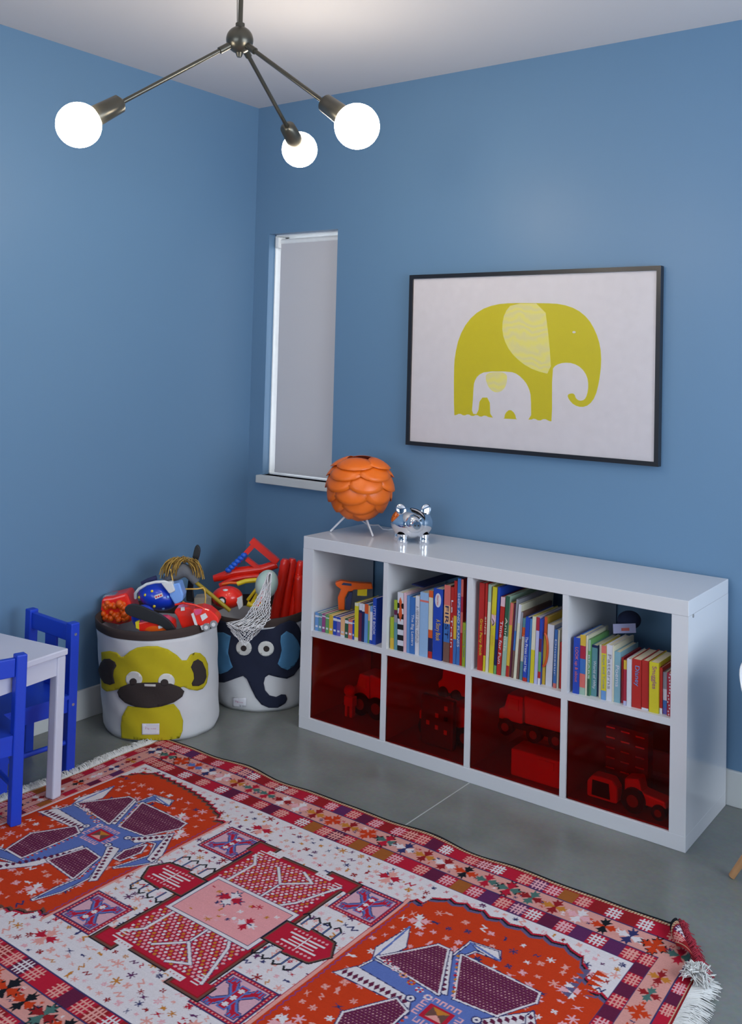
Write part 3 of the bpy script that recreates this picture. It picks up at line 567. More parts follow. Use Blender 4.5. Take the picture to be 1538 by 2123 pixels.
nt = M_pale.node_tree; tc = nt.nodes.new('ShaderNodeTexCoord'); vo = nt.nodes.new('ShaderNodeTexWave'); vo.wave_type = 'RINGS'; vo.inputs['Scale'].default_value = 9; vo.inputs['Distortion'].default_value = 14; vo.inputs['Detail'].default_value = 3
nt.links.new(tc.outputs['Object'], vo.inputs['Vector']); mx = nt.nodes.new('ShaderNodeMix'); mx.data_type = 'RGBA'
mx.inputs[6].default_value = alb(205, 197, 110, 1.4) + (1,); mx.inputs[7].default_value = alb(208, 200, 140, 1.26) + (1,)
nt.links.new(vo.outputs['Fac'], mx.inputs['Factor']); nt.links.new(mx.outputs[2], nt.nodes['Principled BSDF'].inputs['Base Color'])
b = MB(); b.box((fw_, .010, fw_), (aw - fw_, .013, ah - fw_), M_paper); pp = b.build('print', art)
pxs = ART['paper']
def art_pt(p):
    # paper corners in the traced data mapped onto the print's rectangle
    x0 = (pxs[0][0] + pxs[3][0]) / 2; x1 = (pxs[1][0] + pxs[2][0]) / 2; zt = (pxs[0][1] + pxs[1][1]) / 2; zb = (pxs[2][1] + pxs[3][1]) / 2
    return (fw_ + (p[0] - x0) / (x1 - x0) * (aw - 2 * fw_), fw_ + (p[1] - zb) / (zt - zb) * (ah - 2 * fw_))
def smooth_poly(P, it=2):
    for _ in range(it):
        Q = []
        for i in range(len(P)):
            p, q = P[i], P[(i + 1) % len(P)]
            Q += [(p[0] * .75 + q[0] * .25, p[1] * .75 + q[1] * .25), (p[0] * .25 + q[0] * .75, p[1] * .25 + q[1] * .75)]
        P = Q
    return P
for nm, key, dy, m_, it, lb in (('elephant_shape', 'big', .0098, M_ink, 1, 'yellow elephant'), ('elephant_calf_shape', 'baby', .0096, M_paper, 1, 'small white elephant calf'), ('elephant_ear', 'ear', .0096, M_pale, 1, 'pale patterned ear'), ('calf_ear', 'bear', .0094, M_pale, 2, 'pale calf ear'), ('elephant_eye', 'eye', .0094, M_paper, 0, 'white dot eye')):
    b = MB(); b.prism([art_pt(p) for p in smooth_poly(ART[key], it)], .0002, m_, y0=dy); b.build(nm, pp, label=lb)
b = MB(); b.box((fw_, .0060, fw_), (aw - fw_, .0075, ah - fw_), glass_material('picture_glazing', 1.17, 1.20)); b.build('glazing', art)
b = MB(); b.box((fw_, .018, fw_), (aw - fw_, .03, ah - fw_), M_blackw); b.build('backing_board', art)
# ------------------------------------------------------------------ chandelier
M_brass = mat('aged_dark_brass', (.085, .080, .066), rough=.3, metal=.7, noise=.2, scale=15)
M_bulb = mat('glowing_bulb', (.9, .9, .88), rough=.4, emit=(1, .87, .68), estr=BULB)
ch = thing('chandelier', (1.34, -1.50, 2.486), 'three-armed dark brass ceiling light with glowing globe bulbs', 'ceiling light')
b = MB(); b.ell((0, 0, 0), (.041, .041, .041), M_brass, 32, 20); b.tube([(0, 0, -.040), (0, 0, -.052)], [.012, .007], M_brass, 12); b.tube([(0, 0, .036), (0, 0, .05)], .014, M_brass, 14); b.build('hub', ch)
b = MB(); b.tube([(0.0, 0, .045), (0, 0, H - 2.486 - .02)], .0075, M_brass, 12); b.build('stem', ch)
b = MB(); b.lathe([(0, -.03), (.03, -.028), (.055, -.01), (.058, 0)], M_brass, 28, M=Matrix.Translation((0, 0, H - 2.486))); b.build('ceiling_canopy', ch)
b = MB(); b.tube([(-.012, 0, .042), (-.02, .004, .14), (-.004, 0, .29)], .0012, M_brass, 6); b.build('wire', ch)
for tx in ((1.131, -1.909, 2.167), (1.144, -.988, 2.273), (1.772, -1.471, 2.176)):
    e = Vector(tx) - Vector((1.34, -1.50, 2.486)); L = e.length; dd = e / L
    b = MB(); b.tube([dd * .036, dd * .075], .0105, M_brass, 14); b.tube([dd * .07, dd * (L - .125)], .0068, M_brass, 12); arm = b.build('arm', ch)
    b = MB(); b.tube([dd * (L - .145), dd * (L - .135), dd * (L - .05)], [.012, .026, .030], M_brass, 24); b.build('lamp_socket', arm)
    b = MB(); b.ell((0, 0, 0), (.0625, .0625, .0625), M_bulb, 36, 24); o = b.build('globe_bulb', arm, label='glowing white globe bulb'); o.location = dd * L
# ------------------------------------------------------------------ orange petal lamp
lp = thing('table_lamp', (.885, -.235, SH), 'orange petal globe table lamp on three white legs, on the shelf', 'lamp')
M_petal = mat('orange_lamp_plastic', alb(212, 98, 16, 1.25), rough=.38, noise=.04); M_inner = mat('red_orange_liner', alb(190, 40, 15, 1.33), rough=.5)
LC = Vector((-.002, 0, .206)); LR = .132
b = MB(); b.lathe([(LR * .93 * math.cos(p), LR * .95 * math.sin(p)) for p in np.linspace(-1.2, 1.08, 16)], M_inner, 32, M=Matrix.Translation(LC)); b.build('shade_liner', lp, label='red-orange inner globe')
b = MB()
rng = random.Random(3)
for ri, ph in enumerate((49, 31, 12, -8, -28, -49, -66)):
    phr = math.radians(ph); n = max(4, round(360 * math.cos(phr) / 58))
    for k in range(n):
        lon = 2 * PI * (k + (.5 if ri % 2 else 0)) / n + .35
        vs = [(0, 0)]; rings = 3; seg = 22
        for q in range(1, rings + 1):
            for s_ in range(seg): w = 2 * PI * s_ / seg; vs.append((q / rings * math.cos(w), q / rings * math.sin(w)))
        out = []
        for a, c_ in vs:
            la = phr + c_ * math.radians(19.5); lo = lon + a * math.radians(36) / max(.42, math.cos(phr))
            rr = LR + .006 - c_ * .011 + ri * .0002 + .003 * (1 - a * a)
            out.append((LC.x + rr * math.cos(la) * math.cos(lo), LC.y + rr * math.cos(la) * math.sin(lo), LC.z + rr * math.sin(la)))
        fs = [(0, 1 + s_, 1 + (s_ + 1) % seg) for s_ in range(seg)]
        for q in range(rings - 1):
            for s_ in range(seg): i0 = 1 + q * seg; fs.append((i0 + s_, i0 + seg + s_, i0 + seg + (s_ + 1) % seg, i0 + (s_ + 1) % seg))
        b.add(out, fs, M_petal, True)
b.build('lamp_shade', lp, solid=.0009, label='globe of overlapping orange petals')
M_leg = mat('white_metal_leg', (.62, .62, .66), rough=.3)
for fx, fy_ in ((.778, -.297), (.983, -.267), (.86, -.130)):
    e = Vector((fx - .885, fy_ + .235, 0)); a = Vector((e.x * .38, e.y * .38, .085))
    b = MB(); b.tube([a, e + Vector((0, 0, .004))], [.0048, .0042], M_leg, 10); b.build('leg', lp)
b = MB(); b.tube([(0, 0, .075), (0, 0, .1)], .02, M_leg, 16); b.build('lamp_holder', lp)
b = MB(); b.tube([(.0, .0, .08), (-.012, .03, .05), (.0, .06, .03), (.02, .075, .028), (.04, .085, .03), (.052, .10, .012), (.056, .14, .004), (.056, .195, .002)], .003, M_leg, 8); b.build('power_cord', lp, label='white power cord')
# ------------------------------------------------------------------ chrome piggy bank
M_chrome = mat('mirror_chrome', (.86, .88, .92), rough=.04, metal=1, noise=.01)
pg = thing('piggy_bank', (1.155, -.235, SH), 'shiny chrome piggy bank beside the orange lamp, on the shelf', 'piggy bank', math.radians(44))
b = MB(); b.ell((0, 0, .080), (.088, .092, .066), M_chrome, 40, 26)
b.ell((0, -.070, .086), (.042, .036, .038), M_chrome, 28, 18)
b.tube([(0, -.085, .086), (0, -.112, .086), (0, -.116, .086)], [.020, .019, .016], M_chrome, 24)
b.build('body', pg)
for sx_ in (-1, 1):
    for sy_ in (-1, 1):
        b = MB(); b.lathe([(.020, 0), (.024, .006), (.020, .02), (.022, .04)], M_chrome, 20, M=Matrix.Translation((sx_ * .045, sy_ * .042, 0))); b.add([(sx_ * .045 + .02 * math.cos(w), sy_ * .042 + .02 * math.sin(w), 0) for w in np.linspace(0, 2 * PI, 20, endpoint=False)], [tuple(range(19, -1, -1))], M_chrome); b.build('foot', pg)
    M_ = Matrix.Translation((sx_ * .050, -.040, .134)) @ Matrix.Rotation(sx_ * .55, 4, 'Y') @ Matrix.Rotation(-.25, 4, 'X')
    b = MB(); b.ell((0, 0, .004), (.021, .005, .024), M_chrome, 24, 14, M=M_); b.build('ear', pg)
    b = MB(); b.ell((sx_ * .020, -.096, .112), (.004, .004, .004), M_chrome, 10, 8); b.build('eye', pg)
    b = MB(); b.tube([(sx_ * .007, -.1162, .086), (sx_ * .007, -.117, .086)], .0035, T_blk, 10); b.build('nostril', pg)
# ------------------------------------------------------------------ canvas storage bins
M_canvas = mat('natural_canvas', (.62, .61, .62), rough=.9, noise=.05, scale=14, bump=.5, bscale=28)
M_rim = mat('brown_felt', (.045, .028, .024), rough=.9); M_yfelt = mat('yellow_felt', alb(186, 168, 12, .98), rough=.9, bump=.3, bscale=40)
M_bfelt = mat('dark_brown_felt', (.030, .020, .018), rough=.9, bump=.3); M_navyf = mat('navy_felt', (.008, .012, .035), rough=.9, bump=.3)
M_lbf = mat('light_blue_felt', alb(62, 110, 145, 1.26), rough=.9); M_creamf = mat('cream_felt', (.62, .60, .56), rough=.9); M_tagw = mat('white_satin_label', (.70, .68, .72), rough=.5)
M_ptxt = mat('pink_label_thread', alb(170, 60, 120, 1.11), rough=.6)
def cone_pt(bn, th, z, off):
    (bx, by, br), (tx, ty, tr), Hh = bn; k = z / Hh
    R = br + (tr - br) * k + off
    R += .0032 * math.sin(th * 7 + z * 25) * math.sin(z * 19 + th * 3)
    return (bx + (tx - bx) * k + R * math.cos(th), by + (ty - by) * k + R * math.sin(th), z)
def cone_patch(name, P, bn, off, m, parent, step=.012, label=None):
    Rm = bn[0][2]
    Q = [(t * Rm, z) for t, z in P]
    if sum(Q[i][0] * Q[(i + 1) % len(Q)][1] - Q[(i + 1) % len(Q)][0] * Q[i][1] for i in range(len(Q))) < 0: Q = Q[::-1]
    vs = []
    for i in range(len(Q)):
        a, c_ = Vector(Q[i]), Vector(Q[(i + 1) % len(Q)]); n = max(1, int((c_ - a).length / step))
        for k in range(n): vs.append(a.lerp(c_, k / n))
    nb = len(vs); xs = [v.x for v in vs]; zs = [v.y for v in vs]
    x = min(xs) + step * .5
    while x < max(xs):
        z = min(zs) + step * .5
        while z < max(zs): vs.append(Vector((x, z))); z += step
        x += step
    r = delaunay_2d_cdt(vs, [], [list(range(nb))], 1, 1e-6)
    mb = MB(); out = [cone_pt(bn, v.x / Rm, v.y, off) for v in r[0]]
    mb.add(out, [tuple(f) for f in r[2]], m, True)
    return mb.build(name, parent, solid=.0016, label=label)
def bin_body(bn, t, rimh=.034):
    mb = MB(); n = 72; zs = list(np.linspace(0, bn[2] - rimh, 26)); vs = []
    for z in zs:
        k = 0 if z > .02 else -.008 * (1 - z / .02)
        for i in range(n): vs.append(cone_pt(bn, 2 * PI * i / n, z, k))
    fs = [(a * n + i, a * n + (i + 1) % n, (a + 1) * n + (i + 1) % n, (a + 1) * n + i) for a in range(len(zs) - 1) for i in range(n)]
    mb.add(vs, fs, M_canvas, True); mb.add([cone_pt(bn, 2 * PI * i / n, 0, -.008) for i in range(n)], [tuple(range(n - 1, -1, -1))], M_canvas)
    mb.build('canvas_body', t, solid=-.003)
    mb = MB(); vs = []
    for z, o_ in ((bn[2] - rimh - .001, .0015), (bn[2] - rimh * .5, .002), (bn[2], .0015), (bn[2] + .001, -.004), (bn[2] - rimh * 1.6, -.005)):
        for i in range(n): 
            p = cone_pt(bn, 2 * PI * i / n, z, o_); vs.append((p[0], p[1], p[2] + .004 * math.sin(2 * 2 * PI * i / n + 1)))
    mb.add(vs, [(a * n + i, a * n + (i + 1) % n, (a + 1) * n + (i + 1) % n, (a + 1) * n + i) for a in range(4) for i in range(n)], M_rim, True)
    mb.build('rim_band', t, label='dark brown rim band')
def label_text(bn, th, z, s, L, hh, t, m):
    p = cone_pt(bn, th, z, .0065); ex = (-math.sin(th), math.cos(th), 0)
    text_part('label_text', s, L, hh, m, t, p, ex, (0, 0, 1))
MB_ = ((.273, -.761, .238), (.262, -.797, .246), .445)
EB_ = ((.385, -.271, .212), (.41, -.335, .226), .42)
def shift(bn): # local coordinates around the bin's base centre
    (bx, by, br), (tx, ty, tr), h_ = bn; return ((0, 0, br), (tx - bx, ty - by, tr), h_)
mk = thing('storage_bin', (MB_[0][0], MB_[0][1], 0), 'round white canvas toy bin with yellow monkey face, beside the blue chairs', 'storage bin', group='animal toy bins')
bn = shift(MB_); bin_body(bn, mk)
for nm, key, off, m_, lb in (('monkey_head', 'head', .003, M_yfelt, 'yellow monkey head'), ('monkey_belly', 'body', .003, M_yfelt, 'yellow monkey belly'), ('inner_ear', 'ear1', .005, M_bfelt, None), ('inner_ear', 'ear2', .005, M_bfelt, None), ('eye', 'eye1', .005, M_creamf, None), ('eye', 'eye2', .005, M_creamf, None), ('pupil', 'pup1', .007, M_bfelt, None), ('pupil', 'pup2', .007, M_bfelt, None), ('muzzle', 'muzzle', .0065, M_bfelt, 'dark brown muzzle'), ('teeth', 'teeth', .009, M_creamf, None), ('maker_label', 'label', .006, M_tagw, 'white sewn label')):
    cone_patch(nm, MONKEY[key], bn, off, m_, mk, label=lb)
lt = MONKEY['label']; lth = sum(p[0] for p in lt) / 4; lz = sum(p[1] for p in lt) / 4
label_text(bn, lth, lz + .004, '3 sprouts', .042, .014, mk, M_ptxt)
el = thing('storage_bin', (EB_[0][0], EB_[0][1], 0), 'round white canvas toy bin with navy elephant face, in the room corner', 'storage bin', group='animal toy bins')
bn2 = shift(EB_); bin_body(bn2, el)
for nm, key, off, m_, lb in (('elephant_face', 'skin', .003, M_navyf, 'navy elephant head and trunk'), ('inner_ear', 'ear1', .005, M_lbf, None), ('inner_ear', 'ear2', .005, M_lbf, None), ('eye', 'eye1', .005, M_creamf, None), ('eye', 'eye2', .005, M_creamf, None), ('pupil', 'pup1', .007, M_bfelt, None), ('pupil', 'pup2', .007, M_bfelt, None), ('maker_label', 'label', .006, M_tagw, 'white sewn label')):
    cone_patch(nm, ELEPH[key], bn2, off, m_, el, label=lb)
lt = ELEPH['label']; label_text(bn2, sum(p[0] for p in lt) / 4, sum(p[1] for p in lt) / 4 + .003, '3 sprouts', .036, .012, el, M_ptxt)
# ------------------------------------------------------------------ toys heaped in the bins
RZ = .638
def rel(o, s, pts): return [((x - o[0]) * s, -(y - o[1]) * s) for x, y in pts]
def seg3(o, s, pts, ys): return [((x - o[0]) * s, yy, -(y - o[1]) * s) for (x, y), yy in zip(pts, ys)]
S1, S2, S3 = .000607, .00064, .00058
# red bag with orange contents
o = (180, 560); t = thing('toy_bag', (.105, -.890, .452), 'torn red bag full of orange balls at the left of the monkey bin', 'bag', RZ)
b = MB(); b.prism(rel(o, S1, [(66, 640), (80, 480), (150, 470), (250, 440), (268, 480), (300, 560), (290, 640), (200, 665)]), .12, T_red, y0=.012); b.build('bag', t, bevel=.012, seg=3)
b = MB()
rr_ = random.Random(5)
for k in range(34):
    x, y = rr_.uniform(95, 255), rr_.uniform(505, 625)
    c = rel(o, S1, [(x, y)])[0]; r_ = rr_.uniform(.010, .016); b.ell((c[0], rr_.uniform(0, .02), c[1]), (r_, r_, r_), T_org, 12, 8)
q = b.build('balls', t, label='orange plastic balls'); q['kind'] = 'stuff'
o = (90, 500); t = thing('crumpled_wrapper', (.062, -.905, .482), 'crumpled silver wrapper behind the torn red bag', 'wrapper', RZ)
M_foil = mat('crumpled_foil', (.45, .47, .5), rough=.25, metal=.8, bump=1, bscale=45)
b = MB(); b.prism(rel(o, S1, [(52, 470), (70, 462), (130, 455), (165, 462), (150, 520), (75, 555), (50, 540)]), .06, M_foil, y0=.03); b.build('wrapper', t, bevel=.006)
# blue toy helmet
o = (470, 440); t = thing('toy_helmet', (.250, -.790, .522), 'shiny blue toy helmet with white visor band and yellow studs', 'toy helmet', RZ)
b = MB(); b.ell((0, .05, -.012), (.088, .075, .060), T_blu, 36, 22, M=Matrix.Rotation(.25, 4, 'Y')); b.build('shell', t)
b = MB(); b.tube(seg3(o, S1, [(312, 470), (318, 430), (345, 395), (400, 360), (455, 345), (520, 340), (560, 352), (575, 380)], [0.02, .0, -.008, -.012, -.012, -.012, -.01, 0]), .0062, T_wht, 8); b.build('visor_band', t, label='white visor band')
b = MB(); b.prism(rel(o, S1, [(545, 365), (625, 345), (655, 430), (650, 470), (600, 500), (560, 440)]), .07, T_lbl, y0=-.012); b.build('side_guard', t, bevel=.006, label='light blue side guard')
b = MB(); b.prism(rel(o, S1, [(500, 350), (575, 335), (600, 400), (560, 420)]), .03, T_wht, y0=-.02); b.build('front_plate', t, bevel=.004, label='white front plate')
for x, y in ((342, 462), (392, 435), (438, 408), (548, 445), (458, 508), (515, 528)):
    c = rel(o, S1, [(x, y)])[0]; rad = max(0, 1 - (c[0] / .088) ** 2 - ((c[1] + .012) / .062) ** 2) ** .5
    b = MB(); b.ell((c[0], .05 - .075 * rad - .001, c[1]), (.0062, .004, .0062), T_yel if x < 500 else T_lbl, 14, 8); b.build('stud', t)
b = MB(); b.prism(rel(o, S1, [(460, 430), (510, 412), (520, 435), (468, 455)]), .01, T_wht, y0=-.030)
for k in range(3): b.prism(rel(o, S1, [(468 + k * 16, 436 - k * 6), (478 + k * 16, 432 - k * 6), (480 + k * 16, 442 - k * 6), (470 + k * 16, 446 - k * 6)]), .001, T_red, y0=-.031)
b.build('badge', t, label='white badge with three red squares')
b = MB(); b.tube(seg3(o, S1, [(350, 375), (395, 350), (450, 330)], [.03, .03, .03]), .010, mat('navy_padding', (.02, .025, .09), rough=.8), 10); b.build('padding', t)
# blue ball
t = thing('toy_ball', (.262, -.872, .452), 'dark blue ball lying under the black curved blade', 'ball', RZ)
b = MB(); b.ell((0, 0, 0), (.048, .048, .048), T_blu, 28, 18); b.build('ball_shell', t)
# black curved blade
o = (450, 560); t = thing('toy_sword', (.365, -.925, .475), 'matte black curved toy blade lying across the monkey bin', 'toy sword', RZ)
P = [(268, 512), (282, 478), (330, 466), (380, 478), (460, 510), (540, 545), (600, 590), (640, 650), (655, 695), (600, 697), (575, 650), (520, 608), (440, 590), (360, 565), (290, 545)]
b = MB(); b.prism(rel(o, S3, smooth_poly(P, 1)), .014, T_blk); b.build('blade', t, bevel=.003)
# hobby horse
M_hfelt = mat('grey_plush', (.14, .14, .15), rough=.95, bump=.6, bscale=90); M_yarn = mat('golden_yarn', alb(165, 130, 60, 1.26), rough=.9); M_yarn2 = mat('brown_yarn', alb(115, 85, 35, 1.18), rough=.9)
M_rein = mat('tan_cord', alb(205, 160, 75, 1.26), rough=.8); M_pole = mat('mustard_painted_pole', alb(150, 125, 20, 1.18), rough=.4)
o = (640, 280); t = thing('hobby_horse', (.255, -.660, .600), 'grey plush hobby horse with golden yarn mane and mustard pole', 'hobby horse', RZ)
b = MB(); b.tube(seg3(o, S1, [(520, 345), (560, 325), (600, 295), (650, 265), (700, 285), (745, 350)], [0, 0, 0, 0, 0, 0]), [.014, .026, .028, .032, .027, .018], M_hfelt, 18); b.build('head', t)
b = MB(); b.tube(seg3(o, S1, [(735, 345), (865, 445), (990, 545)], [0, 0, .0]), .0085, M_pole, 12); b.build('pole', t, label='mustard coloured pole')
rn = random.Random(9)
yy = [MB(), MB()]
for k in range(95):
    u = rn.random(); x0 = 540 + u * 200; y0 = 205 - 25 * math.sin(PI * u) + rn.uniform(-8, 14); fl = rn.uniform(-1, 1)
    side = -1 if u < .62 else 1
    L = rn.uniform(60, 125); yq = rn.uniform(-.032, .02)
    pts = [(x0 + 10 * fl, y0 + 20), (x0, y0 - 3), (x0 + side * 20, y0 + 12), (x0 + side * 42 + fl * 8, y0 + L * .55), (x0 + side * 50 + fl * 14, y0 + L)]
    yy[k % 3 == 0].tube(seg3(o, S1, pts, [yq * .5, yq, yq * 1.1, yq * 1.15, yq * 1.1]), .0022, M_yarn2 if k % 3 == 0 else M_yarn, 5)
for q_, nm in zip(yy, ('mane', 'mane')):
    q = q_.build(nm, t, label='golden and brown yarn mane'); q['kind'] = 'stuff'
b = MB(); b.tube(seg3(o, S1, [(570, 250), (580, 300), (590, 345), (612, 375), (680, 388), (760, 385), (805, 376), (812, 390)], [-.032] * 8), .0032, M_rein, 7)
b.tube(seg3(o, S1, [(812, 385), (822, 440), (818, 500), (812, 530)], [-.03] * 4), .0032, M_rein, 7)
b.tube(seg3(o, S1, [(660, 475), (690, 495), (740, 515)], [-.03] * 3), .0032, M_rein, 7); b.build('reins', t, label='tan cord reins')
b = MB(); b.box((-.037, -.037, -.045), (-.015, -.02, -.035), M_rein); b.build('bridle_ring', t)
# black toy sword upright
o = (720, 300); t = thing('toy_sword', (.253, -.592, .585), 'black foam toy sword standing upright behind the hobby horse', 'toy sword', RZ)
b = MB(); b.prism(rel(o, S2, smooth_poly([(700, 500), (672, 490), (690, 330), (715, 170), (728, 118), (745, 110), (764, 140), (758, 190), (748, 220), (715, 400), (735, 500)], 1)), .016, T_blk); b.build('blade', t, bevel=.003)
# packet, box, truck
o = (460, 665); t = thing('toy_car', (.375, -.905, .440), 'red and orange toy race car at the front of the monkey bin', 'toy car', RZ)
b = MB(); b.prism(rel(o, S3, [(330, 660), (340, 645), (420, 625), (520, 612), (580, 640), (590, 700), (350, 705)]), .07, T_red); b.build('body', t, bevel=.006)
b = MB(); b.prism(rel(o, S3, smooth_poly([(385, 700), (400, 675), (450, 660), (500, 668), (540, 650), (585, 672), (580, 702)], 1)), .002, T_org, y0=-.002); b.build('flame_stripe', t, label='orange flame stripe')
b = MB(); b.prism(rel(o, S3, [(480, 662), (535, 645), (540, 665), (485, 680)]), .003, T_wht, y0=-.004); b.build('side_window', t)
b = MB(); b.prism(rel(o, S3, [(320, 640), (345, 630), (350, 690), (328, 680)]), .02, T_yel, y0=-.002); b.build('spoiler', t)
o = (660, 600); t = thing('toy_box', (.436, -.808, .470), 'plain red toy box behind the red fire engine, monkey bin', 'toy box', RZ)
b = MB(); b.prism(rel(o, S3, [(588, 575), (600, 545), (690, 535), (725, 560), (740, 685), (655, 700), (610, 600)]), .08, T_red); b.build('body', t, bevel=.006)
b = MB(); b.prism(rel(o, S3, [(636, 535), (662, 532), (664, 555), (638, 558)]), .006, T_wht, y0=-.005); b.build('switch', t)
o = (820, 600); t = thing('toy_fire_engine', (.530, -.780, .480), 'shiny red toy fire engine hanging over the monkey bin rim', 'toy fire engine', RZ)
b = MB(); b.prism(rel(o, S3, [(722, 575), (735, 545), (790, 535), (845, 550), (885, 580), (912, 610), (915, 640), (880, 660), (800, 668), (760, 660)]), .075, T_red); b.build('body', t, bevel=.007, seg=3)
b = MB(); b.prism(rel(o, S3, [(738, 562), (760, 545), (800, 545), (790, 575), (755, 590)]), .003, mat('toy_pinkish', alb(200, 70, 110, 1.33), rough=.3), y0=-.004); b.build('roof_panel', t)
b = MB(); b.prism(rel(o, S3, [(785, 590), (820, 572), (838, 600), (800, 628)]), .003, T_wht, y0=-.003); b.build('side_window', t, label='pale window')
b = MB(); b.prism(rel(o, S3, [(722, 580), (738, 572), (768, 655), (752, 662)]), .006, T_wht, y0=-.006); b.build('ladder', t, label='white ladder')
b = MB(); b.prism(rel(o, S3, [(788, 662), (845, 640), (850, 668), (800, 690)]), .02, T_wht, y0=-.004); b.build('bumper', t, label='white bumper')
for x, y in ((880, 647), (830, 668)):
    c = rel(o, S3, [(x, y)])[0]; b = MB(); b.tube([(c[0], -.008, c[1]), (c[0], .014, c[1])], .0155, T_gry, 20); b.tube([(c[0], -.010, c[1]), (c[0], -.008, c[1])], .008, T_wht, 14); b.build('wheel', t)
b = MB(); b.tube(seg3(o, S3, [(600, 530), (660, 512), (740, 518), (800, 540)], [.02, .01, 0, 0]), .004, T_red, 8); b.build('hose', t)
o = (790, 495); t = thing('toy_crate', (.296, -.575, .458), 'beige toy crate at the back of the monkey bin', 'toy crate', RZ)
b = MB(); b.prism(rel(o, S2, [(733, 462), (850, 452), (855, 530), (735, 530)]), .07, mat('beige_plastic', alb(150, 140, 125, 1.26), rough=.6)); b.build('body', t, bevel=.004)
# --- elephant bin
o = (1145, 250); t = thing('toy_catapult', (.325, -.300, .580), 'red plastic toy frame with triangular arms and blue grip', 'toy', RZ)
def bar(mb, a, c, w, y0, d, m, o_, s_):
    (x0, y0_), (x1, y1_) = a, c; L = math.hypot(x1 - x0, y1_ - y0_); nx, ny = -(y1_ - y0_) / L * w / 2, (x1 - x0) / L * w / 2
    mb.prism(rel(o_, s_, [(x0 + nx, y0_ + ny), (x1 + nx, y1_ + ny), (x1 - nx, y1_ - ny), (x0 - nx, y0_ - ny)]), d, m, y0=y0)
S4 = .000655
b = MB(); bar(b, (1135, 75), (1325, 225), 46, 0, .03, T_red, o, S4); bar(b, (1160, 100), (985, 300), 34, .003, .028, T_red, o, S4); bar(b, (1105, 205), (1200, 275), 30, .002, .025, T_red, o, S4); b.build('frame', t, bevel=.003)
arc = [(880 + 45 * math.cos(q), 0) for q in (0,)]
b = MB(); b.tube(seg3(o, S4, [(880, 352), (940, 335), (1020, 305), (1120, 290), (1220, 275), (1320, 240)], [.02] * 6), [.016, .020, .022, .022, .020, .02], T_red, 12); b.tube(seg3(o, S4, [(930, 395), (1010, 350), (1100, 330), (1200, 320)], [0] * 4), .013, T_red, 12); b.build('curved_rail', t)
b = MB()
for k in range(6):
    x, y = 1090 - k * 21, 178 + k * 21; b.ell((( x - o[0]) * S4, -.002, -(y - o[1]) * S4), (.0155, .0155, .0125), T_lbl if 0 else mat('toy_mid_blue', alb(25, 85, 190, 1.33), rough=.35), 16, 10)
b.build('grip', t, label='blue ridged grip')
o = (1130, 420); t = thing('toy_track', (.395, -.345, .505), 'yellow curved toy track under the red toy frame', 'toy', RZ)
b = MB(); b.tube(seg3(o, S4, [(1005, 405), (1060, 385), (1120, 377), (1200, 375)], [0] * 4), .0105, T_yel, 10); b.tube(seg3(o, S4, [(1165, 395), (1125, 450), (1080, 510)], [-.01] * 3), .007, T_yel, 8); b.tube(seg3(o, S4, [(1185, 410), (1150, 460), (1110, 530)], [-.02] * 3), .009, T_yel, 8)
b.tube(seg3(o, S4, [(900, 410), (960, 398), (1040, 402)], [0] * 3), .006, T_org, 8); b.tube(seg3(o, S4, [(1080, 530), (1130, 545), (1180, 520)], [-.02] * 3), .012, T_yel, 8); b.build('track', t)
o = (960, 475); t = thing('toy_ball', (.375, -.505, .478), 'red ball toy with round white eye at the elephant bin rim', 'toy ball', RZ)
b = MB(); b.ell((0, .02, 0), (.068, .055, .048), T_red, 32, 20); b.build('ball_shell', t)
b = MB(); c = rel(o, S1, [(935, 480)])[0]; b.tube([(c[0], -.040, c[1]), (c[0], -.028, c[1])], .0185, T_blk, 22); b.tube([(c[0], -.043, c[1]), (c[0], -.040, c[1])], .0125, T_wht, 20); b.build('eye', t, label='white disc in a black ring')
b = MB(); b.prism(rel(o, S1, [(1015, 470), (1072, 452), (1080, 520), (1055, 545), (1040, 500)]), .02, T_wht, y0=-.018); b.build('patch', t, label='white patch')
b = MB(); c = rel(o, S1, [(952, 412)])[0]; b.ell((c[0], -.01, c[1]), (.012, .010, .005), T_wht, 14, 8); b.build('cap', t)
t = thing('balloon', (.480, -.365, .532), 'pale green round balloon behind the white net', 'balloon', RZ)
M_ballo = mat('pale_green_rubber', alb(165, 185, 175, 1.33), rough=.35)
b = MB(); b.ell((0, 0, 0), (.050, .050, .064), M_ballo, 30, 20, M=Matrix.Rotation(.25, 4, 'Y')); b.build('balloon_skin', t)
o = (1220, 450); t = thing('toy_bat', (.500, -.395, .498), 'thin red plastic stick leaning in front of the pale balloon', 'toy bat', RZ)
b = MB(); b.prism(rel(o, .00062, [(1228, 372), (1255, 360), (1200, 490), (1175, 530), (1160, 525), (1180, 480)]), .018, T_red, y0=-.03); b.build('stick', t, bevel=.002)
# ribbed red foam tubes
o = (1400, 400)
for k, (top, bot, r_, dy, lab) in enumerate((((1355, 175), (1285, 600), .021, 0, 'leftmost ribbed red foam tube standing in the elephant bin'), ((1398, 180), (1345, 600), .020, .03, 'second ribbed red foam tube from left in the elephant bin'), ((1458, 200), (1402, 600), .020, .045, 'third ribbed red foam tube, beside the white shelf'), ((1450, 290), (1455, 600), .021, .01, 'short red foam tube at the shelf side, rightmost'))):
    t = thing('foam_tube', (.495, -.215, .475), lab, 'foam tube', RZ, group='red foam tubes')
    nq = 22; pts = [(top[0] + (bot[0] - top[0]) * q / nq, top[1] + (bot[1] - top[1]) * q / nq) for q in range(nq + 1)]
    b = MB(); b.tube(seg3(o, .00065, pts, [dy] * (nq + 1)), [r_ * (.7 if q == 0 else (1 + .07 * (q % 2))) for q in range(nq + 1)], T_red, 14); b.build('tube', t)
